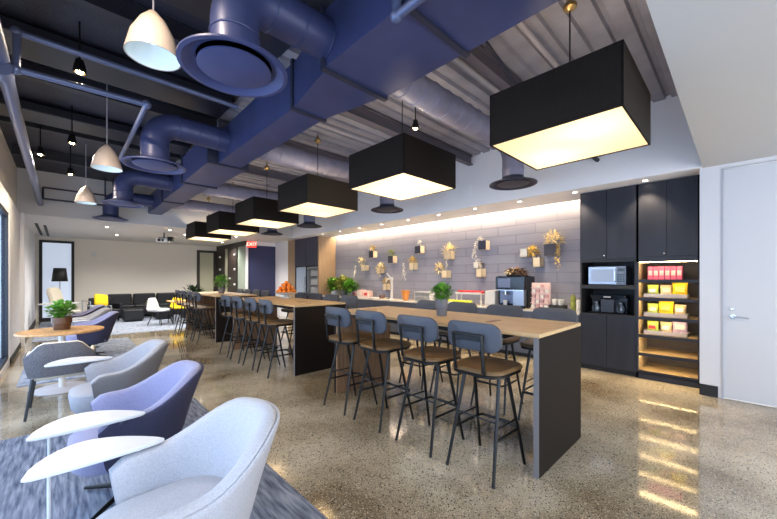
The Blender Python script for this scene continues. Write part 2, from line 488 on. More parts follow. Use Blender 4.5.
# glazed dark-framed side wall on the right of the lounge
struct('wall_lounge', MB().box(5.05, 5.17, 13.05, FY, 2.72, HC).box(5.05, 5.17, 15.5, 16.46, 0, 2.72).box(5.05, 5.17, 14.0, 15.0, 0, 2.72), frm)
struct('trim_2', MB().box(5.03, 5.10, 12.98, 13.06, 0, 2.74), white)
g1 = struct('window_8', MB().box(5.04, 5.12, 14.0, 14.05, 0, 2.72).box(5.04, 5.12, 13.06, 13.1, 0, 2.72), frm)
MB().box(5.08, 5.09, 13.1, 14.0, .02, 2.72).build('window_pane', frostg, g1)
g2 = struct('window_9', MB().box(5.04, 5.12, 15.0, 15.04, 0, 2.72).box(5.04, 5.12, 15.46, 15.5, 0, 2.72), frm)
MB().box(5.08, 5.09, 15.04, 15.46, .02, 2.72).build('window_pane', frost, g2)
struct('wall_navy', MB().box(5.17, 6.2, 13.0, 13.1, 0, 2.74).box(5.10, 5.17, 13.04, 13.1, 0, 2.74), navy)
struct('wall_corridor', MB().box(5.10, 6.2, 13.0, 13.1, 2.74, HC).box(6.2, 6.35, 11.95, 13.1, 0, HC), white)
struct('wall_panel', MB().box(6.2, 6.35, 11.4, 11.95, 0, HC), tanp)
for i, (yy, zz) in enumerate(((14.2, 2.42), (14.2, 1.83), (14.2, 1.22), (14.75, 1.45), (15.95, 2.4), (15.95, 1.85))):
    h = MB().tube([(5.05, yy, zz), (5.0, yy, zz)], .045, 14).build('round_white_disc', whitep, smooth=True)  # plain white discs set on the dark panels
    tag(h, ['topmost round white disc beside the grey glazing', 'middle round white disc beside the grey glazing', 'lowest round white disc beside the grey glazing',
            'round white disc alone on the dark panel', 'upper round white disc by the far door', 'lower round white disc by the far door'][i], 'hook', 'round white discs on the dark wall')

# recessed downlights
k = 0
for i in range(10):
    yy = .95 + .93 * i
    o = MB().lathe([(.032, -.004), (.032, .0)], (0, 0, 0), 20).build('downlight_disc', dlm)
    t = thing('recessed_downlight', 'recessed downlight in the kitchen soffit, number %s from the cabinets' % (i + 1), 'downlight', (6.05, yy, HC), 0, 'downlights in the kitchen soffit')
    t['label'] = 'recessed downlight in the kitchen soffit, ' + ['over the snack shelves', 'at the edge of the tall cabinets', 'between cabinets and coffee machine', 'before the coffee machine',
        'over the fruit trays', 'above the wall planters near the table plant', 'over the white bottle rack', 'over the water tap', 'over the counter plants', 'by the fridge cabinet'][i]
    o.parent = t
    MB().tube([(.04 * math.cos(q), .04 * math.sin(q), -.004) for q in [2 * PI * j / 20 for j in range(20)]], .006, 6, closed=True).build('trim_ring', whitep, t, smooth=True)
    spot('downlight_beam', (0, 0, -.02), 42, (1, .80, .54), 95, t)
for i, (x, yy) in enumerate(((.9, 12.2), (2.3, 11.7), (2.9, 12.6), (1.3, 14.2), (3.6, 13.4), (4.3, 12.0), (4.6, 14.3))):
    t = thing('recessed_downlight', ['over the cream armchairs', 'just past the bulkhead in front of the projector', 'beside the projector', 'over the black sofa', 'on the way to the dark far door',
              'just past the last box lamp', 'in front of the dark wall with discs'][i], 'downlight', (x, yy, HC), 0, 'downlights in the lounge ceiling')
    t['label'] = 'recessed downlight in the lounge ceiling, ' + t['label']
    MB().lathe([(.032, -.004), (.032, .0)], (0, 0, 0), 20).build('downlight_disc', dlm, t)
    spot('downlight_beam', (0, 0, -.02), 105, (1, .96, .9), 145, t)
for i, (x, y0, y1) in enumerate(((-.48, 12.6, 16.0), (-.33, 12.9, 16.1))):
    tag(MB().box(x - .03, x + .03, y0, y1, HC - .012, HC).build('slot_diffuser', blackm), ['long black slot diffuser in the lounge ceiling closest to the window wall', 'black slot diffuser farther from the window wall'][i], 'vent', 'slot diffusers in lounge ceiling')

# ------------------------------------------------------------------ rugs
tag(MB().box(-.6, 1.18, -1.4, 4.68, 0, .012).build('rug', rugm), 'streaky blue grey rug under the nearest row of tub armchairs', 'rug')
tag(MB().box(-.45, 1.18, 6.85, 10.6, 0, .012).build('rug', rugl), 'pale grey rug beyond the round oak table', 'rug')
tag(MB().box(-.5, 3.4, 11.3, 16.1, 0, .012).build('rug', rugl), 'large pale rug in the far lounge under the black sofa', 'rug')

# ------------------------------------------------------------------ kitchen cabinets
CX = 6.2; KB = XB - .022
def niche_cabinet():
    t = thing('tall_cabinet', 'dark tall cabinet with microwave niche beside the block wall', 'cabinet', (0, 0, 0))
    y0, y1 = 1.085, 1.846
    MB().box(CX + .02, KB, y1 - .02, y1, 0, HC - .01).box(CX + .02, KB, y0, y0 + .02, 0, HC - .01).box(KB - .02, KB, y0, y1, 0, HC - .01).box(CX + .01, KB, y0, y1, 1.32, 1.38) \
        .box(CX + .01, KB, y0, y1, .89, .92).box(CX + .01, KB, y0, y1, 1.78, 1.80).box(CX + .01, KB, y0, y1, HC - .03, HC - .01).box(CX + .01, CX + .03, y0, y1, 1.745, 1.78).build('body', cabin, t)
    MB().box(CX + .05, CX + .07, y0, y1, 0, .08).build('kick_board', blackm, t)
    ym = (y0 + y1) / 2
    for a, b_ in ((y0 + .002, ym - .002), (ym + .002, y1 - .002)):
        MB().box(CX, CX + .02, a, b_, 1.80, HC - .012).build('upper_door', cab, t, bevel=.002)
        MB().box(CX, CX + .02, a, b_, .08, .90).build('lower_door', cab, t, bevel=.002)
    MB().ball((CX - .012, ym + .03, 1.845), .017).build('knob', chrome, t, smooth=True)
    return t
def shelf_cabinet():
    t = thing('snack_shelf_cabinet', 'dark tall cabinet with lit open shelves of snacks beside the white wall', 'cabinet', (0, 0, 0))
    y0, y1 = .365, 1.082
    zs = [.12, .38, .655, .92, 1.20, 1.47]
    MB().box(CX + .0, KB, y1 - .03, y1, 0, HC - .01).box(CX, KB, y0, y0 + .03, 0, HC - .01).box(KB - .02, KB, y0, y1, 0, HC - .01).box(CX, KB, y0, y1, 1.73, 1.80).box(CX + .01, KB, y0, y1, HC - .03, HC - .01) \
        .box(CX, KB, y0, y1, .0, .09).build('body', cab, t)
    ym = (y0 + y1) / 2
    for a, b_ in ((y0 + .002, ym - .002), (ym + .002, y1 - .002)):
        MB().box(CX - .02 + .02, CX + .02, a, b_, 1.802, HC - .012).build('upper_door', cab, t, bevel=.002)
    MB().ball((CX - .012, ym + .03, 1.845), .017).build('knob', chrome, t, smooth=True)
    shm = mat('shelf_board', (176, 156, 122), .45)
    for z in zs:
        s = MB().box(CX + .02, KB - .02, y0 + .03, y1 - .03, z - .028, z).build('shelf', shm, t)
        MB().box(CX + .0, CX + .02, y0 + .03, y1 - .03, z - .042, z + .002).build('shelf_nosing', cab, s)
        if z > .2: MB().box(CX + .03, CX + .05, y0 + .04, y1 - .04, z - .036, z - .0285).build('shelf_light', leds, s)
    MB().box(CX + .03, CX + .05, y0 + .04, y1 - .04, 1.722, 1.7295).build('top_light', leds, t)
    MB().box(CX + .004, KB - .02, y1 - .036, y1 - .0305, .1, 1.729).build('liner', shm, t); MB().box(KB - .028, KB - .0205, y0 + .03, y1 - .036, .1, 1.729).build('back_panel', mat('brown_back', (88, 74, 56), .5), t)
    return t
niche_cabinet(); shelf_cabinet()

# microwave
t = thing('microwave', 'silver microwave oven in the upper cabinet niche', 'microwave', (6.32, 1.49, 1.381))
MB().box(.0, .34, -.26, .26, 0, .30).build('body', steel, t, bevel=.008)
MB().box(-.018, .0, -.13, .26, .01, .29).build('door', steel, t, bevel=.004)
MB().box(-.021, -.018, -.09, .22, .05, .25).build('window', lscreen, t)
MB().box(-.012, .0, -.26, -.135, .01, .29).build('control_panel', mat('panel_grey', (120, 128, 144), .35), t)
for r in range(4):
    for c in range(3): MB().box(-.016, -.012, -.24 + c * .035, -.215 + c * .035, .05 + r * .035, .072 + r * .035).build('button', dscreen, t)
MB().box(-.016, -.012, -.245, -.15, .215, .26).build('display', dscreen, t)
MB().tube([(-.018, -.118, .05), (-.045, -.118, .07), (-.045, -.118, .23), (-.018, -.118, .25)], .007).build('handle', chrome, t, smooth=True)
# coffee maker with two carafes
t = thing('coffee_brewer', 'black twin coffee brewer in the lower cabinet niche', 'coffee maker', (6.34, 1.49, .921))
MB().box(.12, .32, -.25, .25, 0, .30).box(-.0, .12, -.25, .25, .24, .30).box(0, .12, -.26, .26, 0, .02).build('body', dscreen, t, bevel=.008)
MB().box(.0, .12, -.09, .09, .02, .22).build('control_panel', mat('brew_panel', (62, 64, 72), .3), t, bevel=.004)
MB().box(-.004, .0, -.05, .05, .255, .275).build('badge', greyp, t)
for s in (-1, 1):
    c = MB().lathe([(.045, 0), (.06, .02), (.062, .06), (.04, .11), (.03, .13), (.034, .14)], (.055, s * .17, .022), 20).build('carafe', mat('carafe_glass', (120, 130, 140), .08, .3), t, smooth=True)
    MB().lathe([(.034, .14), (.036, .155), (.01, .165)], (.055, s * .17, .022), 20).build('lid', steel, c, smooth=True)
    MB().tube([(.0, s * .17, .15), (-.05, s * .17, .13), (-.05, s * .17, .06), (-.004, s * .17, .05)], .008).build('carafe_handle', black, c, smooth=True)

# snacks
for i in range(6):
    yy = .60 + i * .066
    t = thing('pink_snack_box', 'pink snack carton on the top shelf, ' + ['nearest the white wall', 'second from the white wall', 'third from the white wall', 'fourth from the white wall', 'fifth from the white wall', 'farthest from the white wall'][i], 'box', (6.33, yy, 1.471), 0, 'pink snack cartons on the top shelf')
    MB().box(0, .16, -.03, .03, 0, .19).build('carton', pinkc, t, bevel=.002)
    MB().box(-.002, 0, -.022, .022, .06, .13).build('label', pinkp, t)
def bag(y, z, wd, ht, m, label, m2):
    mb = MB(); n = 7; rows = []
    for i in range(n):
        v = i / (n - 1)
        th = .045 * math.sin(PI * min(1, v * .96 + .02)) ** .7 + .002
        ww = wd * (.5 - .04 * math.sin(PI * v))
        row = []
        for k_ in range(12):
            a_ = 2 * PI * k_ / 12
            row.append(mb.bm.verts.new((th * math.cos(a_) * (1 + .12 * random.random()), ww * math.copysign(abs(math.sin(a_)) ** .6, math.sin(a_)), ht * v)))
        rows.append(row)
    for A, B in zip(rows, rows[1:]):
        for k_ in range(12): mb.bm.faces.new((A[k_], A[(k_ + 1) % 12], B[(k_ + 1) % 12], B[k_]))
    mb.bm.faces.new(rows[0][::-1]); mb.bm.faces.new(rows[-1])
    t = thing('snack_bag', label, 'snack bag', (6.41, y, z), 0, 'snack bags on the lit shelves')
    t.rotation_euler = (0, random.uniform(.0, .18), random.uniform(-.1, .1))
    mb.build('bag', m, t, smooth=True)
    MB().box(-.054, -.044, -wd * .28, wd * .28, ht * .38, ht * .66).build('printed_label', m2, t, bevel=.003)
rows_ = ((1.20, (('lime', lime, 'green printed'), ('cream', creamf, 'pale'), ('yellow', yel, 'large yellow'))), (.92, (('lime', lime, 'green printed'), ('yellow', yel, 'bright yellow'), ('cream', creamf, 'tan'))),
         (.655, (('lime', lime, 'small green and white'), ('cream', creamf, 'cream'), ('violet', violet, 'violet and white'))))
for r, (z, items) in enumerate(rows_):
    lv = ('highest', 'middle', 'lowest')[r]
    t = thing('snack_tray', 'pale grey tray holding snack bags on the %s of the snack shelves' % lv, 'tray', (6.37, .755, z + .001), 0, 'trays on the snack shelves')
    MB().box(-.1, .15, -.25, .25, 0, .008).box(-.1, -.092, -.25, .25, 0, .06).box(.142, .15, -.25, .25, 0, .06).box(-.1, .15, -.25, -.242, 0, .06).box(-.1, .15, .242, .25, 0, .06).build('tray', greyp, t)
    for q, (nm, m, wd) in enumerate(items):
        big = 1.15 if nm in ('yellow', 'violet') else .92
        bag(.755 + .155 * (1 - q), z + .011, .155 * big, .195 * big, m, '%s snack bag standing in the %s tray' % (wd, lv), (boxw, pinkp, redf)[(q + r) % 3] if nm != 'yellow' else lime)

# ------------------------------------------------------------------ kitchen counter along the block wall
t = thing('kitchen_counter', 'long slate blue base cabinet run with pale worktop below the block wall', 'counter', (0, 0, 0))
MB().box(6.27, KB, 1.86, 9.78, .08, .87).build('body', cabin, t)
MB().box(6.32, 6.34, 1.86, 9.78, 0, .08).build('kick_board', blackm, t)
MB().box(6.23, KB, 1.86, 9.78, .87, .90).build('worktop', counter_top, t, bevel=.003)
n = 12; wd = 7.92 / n
for i in range(n): MB().box(6.25, 6.27, 1.86 + i * wd + .003, 1.86 + (i + 1) * wd - .003, .08, .865).build('door', counterf, t, bevel=.002)

# fridge block at the far end of the counter
t = thing('fridge_cabinet', 'tall dark cabinet housing the two fridges at the far end of the counter', 'cabinet', (0, 0, 0))
MB().box(6.2, KB, 9.86, 11.4, 1.90, HC - .005).box(6.2, KB, 11.36, 11.4, 0, 1.9).box(6.2, KB, 10.60, 10.64, 0, 1.9).build('body', cab, t)
MB().box(6.2, KB, 9.80, 9.86, 0, HC - .005).build('side_panel', tanp, t)
for a, b_ in ((9.87, 10.61), (10.63, 11.39)): MB().box(6.18, 6.2, a, b_, 1.92, HC - .02).build('upper_door', mat('navy_laminate', (56, 60, 78), .5), t, bevel=.002)
t = thing('steel_fridge', 'pale steel fridge under the dark cabinet, farther from the plants', 'refrigerator', (6.22, 10.995, 0))
MB().box(.03, .65, -.35, .35, .02, 1.88).build('body', steel, t)
MB().box(0, .03, -.35, .35, .05, 1.87).build('door', mat('pale_steel', (176, 194, 214), .3, .3), t, bevel=.004)
MB().tube([(-.0, -.29, .8), (-.04, -.29, .82), (-.04, -.29, 1.5), (0, -.29, 1.52)], .012).build('handle', chrome, t, smooth=True)
t = thing('drinks_fridge', 'glass door drinks fridge full of white packs beside the counter plants', 'refrigerator', (6.22, 10.23, 0))
MB().box(.04, .65, -.36, .36, .02, .06).box(.04, .65, -.36, -.33, .02, 1.88).box(.04, .65, .33, .36, .02, 1.88).box(.6, .65, -.36, .36, .02, 1.88).box(.04, .65, -.36, .36, 1.84, 1.88).build('body', steel, t)
dd = MB().box(0, .035, -.36, -.32, .05, 1.87).box(0, .035, .32, .36, .05, 1.87).box(0, .035, -.32, .32, 1.81, 1.87).box(0, .035, -.32, .32, .05, .1).build('door_frame', steel, t)
MB().box(.012, .018, -.32, .32, .1, 1.81).build('door_glass', M_glass, dd)
for i in range(5): MB().box(.06, .6, -.33, .33, .35 + i * .3, .36 + i * .3).build('shelf', whitep, t)
for i in range(3):
    for j in range(5):
        c = MB().lathe([(.045, 0), (.05, .01), (.05, .16), (.02, .2), (.02, .23), (0, .23)], (0, 0, 0), 12).build('drink_bottle', whitep, smooth=True)
        c.location = (6.22 + .14, 10.23 - .25 + j * .125, .961 + i * .3)
        tag(c, 'white drink bottle on the %s shelf of the glass fridge' % ('lower', 'middle', 'upper')[i], 'bottle', 'bottles on the %s fridge shelf' % ('lower', 'middle', 'upper')[i])

# ------------------------------------------------------------------ plants
def crown(mb, c, r, n, L, W, up=.5, squash=.8):
    c = Vector(c)
    for i in range(n):
        v = Vector((random.gauss(0, 1), random.gauss(0, 1), random.gauss(0, 1)))
        v.normalize(); v.z = v.z * squash
        p = c + v * r * random.uniform(.25, 1)
        d = v + Vector((random.uniform(-.4, .4), random.uniform(-.4, .4), up))
        mb.leaf(p, d, L * random.uniform(.7, 1.25), W * random.uniform(.8, 1.2))
    return mb


def strand(mb, p, n, step, L, W, out=(-.3, .2, 0)):
    p = Vector(p)
    for i in range(n):
        p = p + Vector((random.uniform(-.012, .012), random.uniform(-.018, .018), -step))
        mb.leaf(p, Vector((random.uniform(-1, .2), random.uniform(-1, 1), random.uniform(-.6, .3))), L, W)
        mb.leaf(p, Vector((random.uniform(-1, .2), random.uniform(-1, 1), random.uniform(-.6, .3))), L, W)
    return mb


def pot(name, label, loc, r, h, pm, lm, cr, n, L, W, up=.6, collar=True):
    t = thing(name, label, 'plant', loc)
    MB().lathe([(r * .8, 0), (r * .88, h * .48), (r, h * .5), (r, h), (r * .9, h), (r * .88, h * .85)], seg=28).build('pot', pm, t, smooth=True)
    MB().lathe([(r * .9, h * .82), (r * .9, h * .86)], seg=24).build('soil', leafb, t)
    mb = MB()
    for i in range(max(5, n // 14)):
        a_ = random.random() * 2 * PI
        mb.tube([(0, 0, h * .8), (cr * .3 * math.cos(a_), cr * .3 * math.sin(a_), h + cr * .5), (cr * .6 * math.cos(a_), cr * .6 * math.sin(a_), h + cr)], .003, 5)
    mb.build('stems', leafg, t)
    crown(MB(), (0, 0, h + cr * .65), cr, n, L, W, up).build('foliage', lm, t)
    return t


pot('potted_herb', 'small green plant in a grey collared pot on the nearest bar table', (3.05, 2.31, 1.07), .068, .19, potd, leafg, .115, 330, .05, .045)
pot('potted_herb', 'small bright green plant in a dark pot on the farthest bar table', (3.1, 9.7, 1.07), .09, .18, potd, leafg, .20, 200, .10, .06)

# bar tables
PLAN = dict(x0=2.555, x1=3.51)
def bar_table(y0, label):
    t = thing('bar_table', label, 'table', (3.03, y0, 0), 0, 'long bar tables in a row')
    hx = (PLAN['x1'] - PLAN['x0']) / 2
    MB().box(-hx, hx, 0, 2.63, 1.045, 1.075).build('tabletop', wood, t, bevel=.002)
    for yy in (0.0, 2.59):
        e = MB().box(-hx, hx, yy - .001, yy + .04, 0, 1.0445).build('end_panel', slabm, t, bevel=.002)
    MB().box(-hx + .002, hx - .002, 2.565, 2.588, 0, 1.044).build('inner_panel', wood2, t)
    MB().box(-hx - .003, -hx, -.001, .04, 0, 1.044).build('edge_band', edge, t)
    MB().box(-.10, .10, .60, .66, 1.0752, 1.079).build('power_outlet', mat('outlet', (140, 96, 76), .4), t)
    MB().box(-hx + .05, hx - .05, .3, 2.3, 1.0, 1.044).build('under_frame', blackm, t)
    return t
TY = (1.037, 4.70, 8.37)
TN = ('nearest', 'middle', 'farthest')
bar_table(TY[0], 'long oak topped bar table with dark end panels, nearest of three, carrying a small plant')
bar_table(TY[1], 'long bar table in the middle of the row, carrying the bowl of oranges')
bar_table(TY[2], 'long bar table farthest down the row, by the dark lounge')


# ------------------------------------------------------------------ bar stools (front +x)
def make_stool():
    t = thing('bar_stool', '', 'bar stool')
    MB().slab(rrect(.48, .45, .12, 6, .015), [(.775, .93), (.785, 1.0), (.80, 1.0), (.812, .95)]).build('seat', seatm, t, smooth=True)
    MB().slab(rrect(.465, .435, .12, 6, .015), [(.752, .94), (.757, 1.0), (.7745, 1.0)]).build('seat_frame', black, t, smooth=True)
    for sx in (-1, 1):
        for sy in (-1, 1):
            MB().tube([(sx * .06, sy * .15, .755), (sx * .235, sy * .205, 0)], [.0155, .012], 8).build('leg', black, t, smooth=True)
    def lp(sx, sy, z):
        k_ = 1 - z / .755
        return (sx * (.06 + .175 * k_), sy * (.15 + .055 * k_), z)
    MB().tube([lp(-1, -1, .38), lp(1, -1, .38)], .007, 8).tube([lp(-1, 1, .38), lp(1, 1, .38)], .007, 8).tube([lp(-1, -1, .42), lp(-1, 1, .42)], .007, 8).build('stretcher', black, t, smooth=True)
    a_ = lp(1, -1, .30); b_ = lp(1, 1, .30)
    MB().tube([lp(-1, -1, .30), a_, (a_[0] + .05, a_[1] * .9, .30), (b_[0] + .05, b_[1] * .9, .30), b_, lp(-1, 1, .30)], .0105, 8).build('foot_rest', black, t, smooth=True)
    # backrest: curved padded shell
    mb = MB(); w_, h_ = .465, .215
    outl = rrect(w_, h_, .075, 7)
    def cur(y, z, off): 
        return Vector((-.225 + .045 * (y / .22) ** 2 * 1.0 + off - (z - 1.05) * .12, y, z))
    cy_ = 1.055
    rings = []
    for off, k_ in ((-.018, .93), (-.014, 1.0), (.012, 1.0), (.018, .93)):
        rings.append([mb.bm.verts.new(cur(p[0] * k_, cy_ + p[1] * k_, off)) for p in outl])
    nn = len(outl)
    for A, B in zip(rings, rings[1:]):
        for i in range(nn): mb.bm.faces.new((A[i], A[(i + 1) % nn], B[(i + 1) % nn], B[i]))
    for R, off, k_ in ((rings[0], -.02, .5), (rings[-1], .022, .5)):
        inner = [mb.bm.verts.new(cur(p[0] * k_, cy_ + p[1] * k_, off)) for p in outl]
        for i in range(nn): mb.bm.faces.new((R[i], R[(i + 1) % nn], inner[(i + 1) % nn], inner[i]))
        for i in range(nn // 2 - 1):
            mb.bm.faces.new((inner[i], inner[i + 1], inner[nn - 2 - i], inner[nn - 1 - i]))
        # close the two remaining verts
    mb.build('backrest', padm, t, smooth=True)
    MB().tube([(-.16, -.125, .765), (-.235, -.125, .80), (-.262, -.125, 1.075), (-.262, .125, 1.075), (-.235, .125, .80), (-.16, .125, .765)], .0105, 8).build('back_bracket', black, t, smooth=True)
    mb = MB()
    mb.box(-.262, -.243, -.135, .135, 1.03, 1.075).build('dark_slot', black, t, bevel=.003)  # black strip stands in for the dark open slot in the backrest
    return t


stool = make_stool(); first = True
offs = (.37, .96, 1.57, 2.14)
posn = ('nearest end', 'second along', 'third along', 'far end')
for ti in range(3):
    for side in (0, 1):
        for k_ in range(4):
            yy = TY[ti] + offs[k_] + random.uniform(-.012, .012)
            x = 2.45 if side == 0 else 3.70
            rz = (0 if side == 0 else PI) + random.uniform(-.03, .03)
            lab = 'slate backed stool on the %s side of the %s bar table, %s' % (('window', 'kitchen')[side], TN[ti], posn[k_])
            grp = 'bar stools on the %s side of the %s table' % (('window', 'kitchen')[side], TN[ti])
            if first:
                stool.location = (x, yy, 0); stool.rotation_euler = (0, 0, rz); stool['label'] = lab; stool['group'] = grp; first = False
            else:
                dup(stool, (x, yy, 0), rz, lab, grp)

# bowl of oranges
t = thing('fruit_bowl', 'white footed bowl heaped with oranges on the middle bar table', 'bowl', (3.36, 6.55, 1.077))
MB().lathe([(.13, 0), (.13, .012), (.05, .03), (.05, .05), (.2, .09), (.235, .12), (.225, .12), (.19, .10), (.0, .075)], seg=36).build('bowl', whitep, t, smooth=True)
pos = []
for lvl, (r, n_) in enumerate(((.165, 11), (.09, 6), (.0, 1), (.125, 8), (.05, 4), (.07, 5), (0, 1))):
    z = 1.077 + (.14, .13, .13, .205, .205, .268, .32)[lvl]
    for j in range(n_):
        a_ = 2 * PI * j / max(1, n_) + lvl * .5
        pos.append((3.36 + r * math.cos(a_), 6.55 + r * math.sin(a_), z + random.uniform(-.004, .004)))
proto = None
for i, p in enumerate(pos):
    if proto is None:
        proto = MB().ball((0, 0, 0), .040, (1, 1, .95), 2).build('orange', orange, smooth=True); o = proto
    else:
        o = proto.copy(); COL.objects.link(o)
    o.location = p
    tag(o, 'orange in the heaped white bowl on the middle bar table', 'orange', 'oranges in the white bowl')

# ------------------------------------------------------------------ box pendant lamps
PB, PT = 2.59, 3.008
def box_lamp():
    t = thing('box_pendant_lamp', '', 'pendant lamp', (0, 0, 0))
    h = .465
    MB().box(-h, h, -h, -h + .012, 0, .418).box(-h, h, h - .012, h, 0, .418).box(-h, -h + .012, -h, h, 0, .418).box(h - .012, h, -h, h, 0, .418).build('shade', shade, t)
    MB().box(-h + .013, h - .013, -h + .013, h - .013, .006, .014).build('diffuser', dif, t)
    MB().box(-h + .012, h - .012, -.012, .012, .39, .405).box(-.012, .012, -h + .012, h - .012, .39, .405).build('spreader', black, t)
    MB().tube([(0, 0, .40), (0, 0, 1.27)], .006, 8).build('stem', black, t, smooth=True)
    MB().lathe([(.0, 1.24), (.055, 1.15), (.05, 1.13), (.018, 1.11), (.0, 1.11)], seg=20).build('canopy', gold, t, smooth=True)
    for sx, sy in ((-.18, -.18), (.18, .18)):
        b_ = MB().ball((sx, sy, .2), .035).build('bulb', mat('bulb_soft', (255, 236, 200), .4, emit=(255, 220, 160), estr=8), t, smooth=True)
    point('lamp_light', (-.2, -.2, .2), 8.5, (1, .83, .60), .05, t); point('lamp_light', (.2, .2, .2), 8.5, (1, .83, .60), .05, t)
    return t
lamp = box_lamp()
LN = ('nearest, in front of the snack cabinets', 'second nearest, over the first bar table', 'third, above the gap between near and middle tables', 'fourth, over the middle bar table', 'fifth, before the farthest table', 'farthest, over the last bar table')
for k_ in range(6):
    loc = (3.02, .975 + 1.915 * k_, PB); lab = 'hanging dark box lamp, ' + LN[k_]
    if k_ == 0:
        lamp.location = loc; lamp['label'] = lab; lamp['group'] = 'box pendant lamps over the tables'
    else: dup(lamp, loc, 0, lab, 'box pendant lamps over the tables')

# ------------------------------------------------------------------ ducts
DZ0, DZ1 = 3.2, 3.66
def ductseg(mb, ya, xa0, xa1, za, yb, xb0, xb1, zb):
    v = [mb.bm.verts.new(c) for c in ((xa0, ya, DZ0), (xa1, ya, DZ0), (xa1, ya, za), (xa0, ya, za), (xb0, yb, DZ0), (xb1, yb, DZ0), (xb1, yb, zb), (xb0, yb, zb))]
    for f in ((0, 1, 5, 4), (1, 2, 6, 5), (2, 3, 7, 6), (3, 0, 4, 7), (0, 3, 2, 1), (4, 5, 6, 7)): mb.bm.faces.new([v[i] for i in f])
t = thing('main_air_duct', 'big navy rectangular air duct running the length of the ceiling', 'duct', (0, 0, 0))
X0, X1 = 1.53, 2.2
secs = [(.34, X0, X1, 1.44, X0, X1), (1.44, X0, X1, 2.34, X0, X1), (2.34, X0 + .02, X1 - .02, 3.11, X0 + .14, X1 - .17), (3.11, X0 + .14, X1 - .17, 5.4, X0 + .14, X1 - .2),
        (5.4, X0 + .02, X1 - .1, 6.9, X0 + .02, X1 - .1), (6.9, X0 + .08, X1 - .2, 8.9, X0 + .08, X1 - .2), (8.9, X0 + .12, X1 - .25, YE, X0 + .12, X1 - .25)]
for i, (ya, a0, a1, yb, b0, b1) in enumerate(secs):
    mb = MB(); ductseg(mb, ya, a0, a1, DZ1, yb, b0, b1, DZ1 if i < 2 else DZ1 - .02)
    s = mb.build('duct_section', duct, t)
    q = .022
    if i: MB().box(max(a0, secs[i - 1][4]) * 0 + min(a0, secs[i - 1][4]) - q, max(a1, secs[i - 1][5]) + q, ya - .022, ya + .022, DZ0 - q, DZ1 + q).build('flange', ductd, t)


def branch(y, side, label, dlabel):
    """round branch: horizontal pipe from the main duct, elbow down, flared round diffuser"""
    if side < 0:
        xs, xe, zc, R, r = X0 + .22, .83, 3.42, .24, .15
    else:
        xs, xe, zc, R, r = X1 - .2, 4.80, 3.45, .22, .15
    t = thing('round_branch_duct', label, 'duct', (0, y, 0))
    s = -1 if side < 0 else 1
    pts = [(xs, 0, zc), (xe - s * R, 0, zc)]
    n_ = 8
    for i in range(1, n_ + 1):
        a_ = PI / 2 * i / n_
        pts.append((xe - s * R + s * R * math.sin(a_), 0, zc - R + R * math.cos(a_)))
    pts.append((xe, 0, 2.96))
    MB().tube(pts, r, 28).build('pipe', duct if side < 0 else mat('duct_grey', (124, 122, 142), .5, noise=.1, nscale=6), t, smooth=True)
    # seam bands
    L_ = abs(xe - s * R - xs); c = int(L_ / .2); sm = duct if side < 0 else MATS['duct_grey']
    for i in range(c + 1):
        x = xs + s * L_ * i / max(1, c)
        MB().tube([(x, (r + .002) * math.cos(q), zc + (r + .002) * math.sin(q)) for q in [2 * PI * j / 28 for j in range(28)]], .006, 6, closed=True).build('seam_band', sm, t, smooth=True)
    for z in (3.10,):
        MB().tube([(xe + (r + .002) * math.cos(q), (r + .002) * math.sin(q), z) for q in [2 * PI * j / 28 for j in range(28)]], .006, 6, closed=True).build('seam_band', sm, t, smooth=True)
    fl = MB().lathe([(.15, .10), (.16, .06), (.32, .0), (.335, .0), (.335, -.012), (.31, -.014), (.25, .03), (.16, .07)], (xe, 0, 2.885), 48, caps=False).build('flared_rim', duct if side < 0 else ductd, t, smooth=True)
    MB().lathe([(.0, .012), (.20, .012), (.225, .0), (.225, -.010), (.215, -.014), (.0, -.014)], (xe, 0, 2.89), 48).build('centre_disc', duct if side < 0 else ductd, fl, smooth=True)
    MB().lathe([(.245, .034), (.0, .034)], (xe, 0, 2.885), 32).build('throat', blackm, fl)
    return t
BY = (2.33, 5.02, 8.05, 10.30)
NN = ('nearest', 'second from the near end', 'third from the near end', 'last before the bulkhead')
for i, y in enumerate(BY):
    branch(y, -1, 'navy elbow duct with round diffuser, lounge side, ' + NN[i], '')
    branch(y, 1, 'round grey duct with dark diffuser, kitchen side, ' + NN[i], '')

# ------------------------------------------------------------------ pipes
t = tag(MB().tube([(-.35, .34, 3.28), (-.35, YE, 3.16)], .052, 16).tube([(-.35, 4.05, 3.17), (-.35, 4.2, 3.17)], .068, 16).build('sprinkler_main', pipem, smooth=True), 'thick blue pipe running along under the deck beside the window wall', 'pipe')
pl = thing('sprinkler_branch', 'bent blue pipe loop from the thick wall pipe to the first elbow duct', 'pipe')
MB().tube([(-.32, 4.1, 3.20), (.60, 4.05, 3.20)], .026, 12).build('lower_pipe', pipem, pl, smooth=True)
MB().tube([(-.26, 4.13, 3.52), (1.5, 4.13, 3.52)], .026, 12).build('upper_pipe', pipem, pl, smooth=True)
MB().tube([(-.27, 4.13, 3.52), (-.27, 4.11, 3.2)], .026, 12).build('riser', pipem, pl, smooth=True)
MB().tube([(.60, 4.05, 3.20), (.60, 6.2, 3.2)], .024, 12).build('side_run', pipem, pl, smooth=True)
for p in ((-.27, 4.13, 3.52), (-.27, 4.1, 3.2), (.60, 4.05, 3.2)): MB().ball(p, .042, (1, 1, 1), 2).build('elbow_fitting', pipem, pl, smooth=True)
pl = thing('far_pipe_loop', 'dark rectangular pipe loop by the far bulkhead', 'pipe')
MB().tube([(-.33, 10.6, 3.23), (.75, 10.6, 3.23)], .02, 10).build('lower_pipe', piped, pl, smooth=True)
MB().tube([(-.30, 10.62, 3.48), (.9, 10.62, 3.48)], .02, 10).build('upper_pipe', piped, pl, smooth=True)
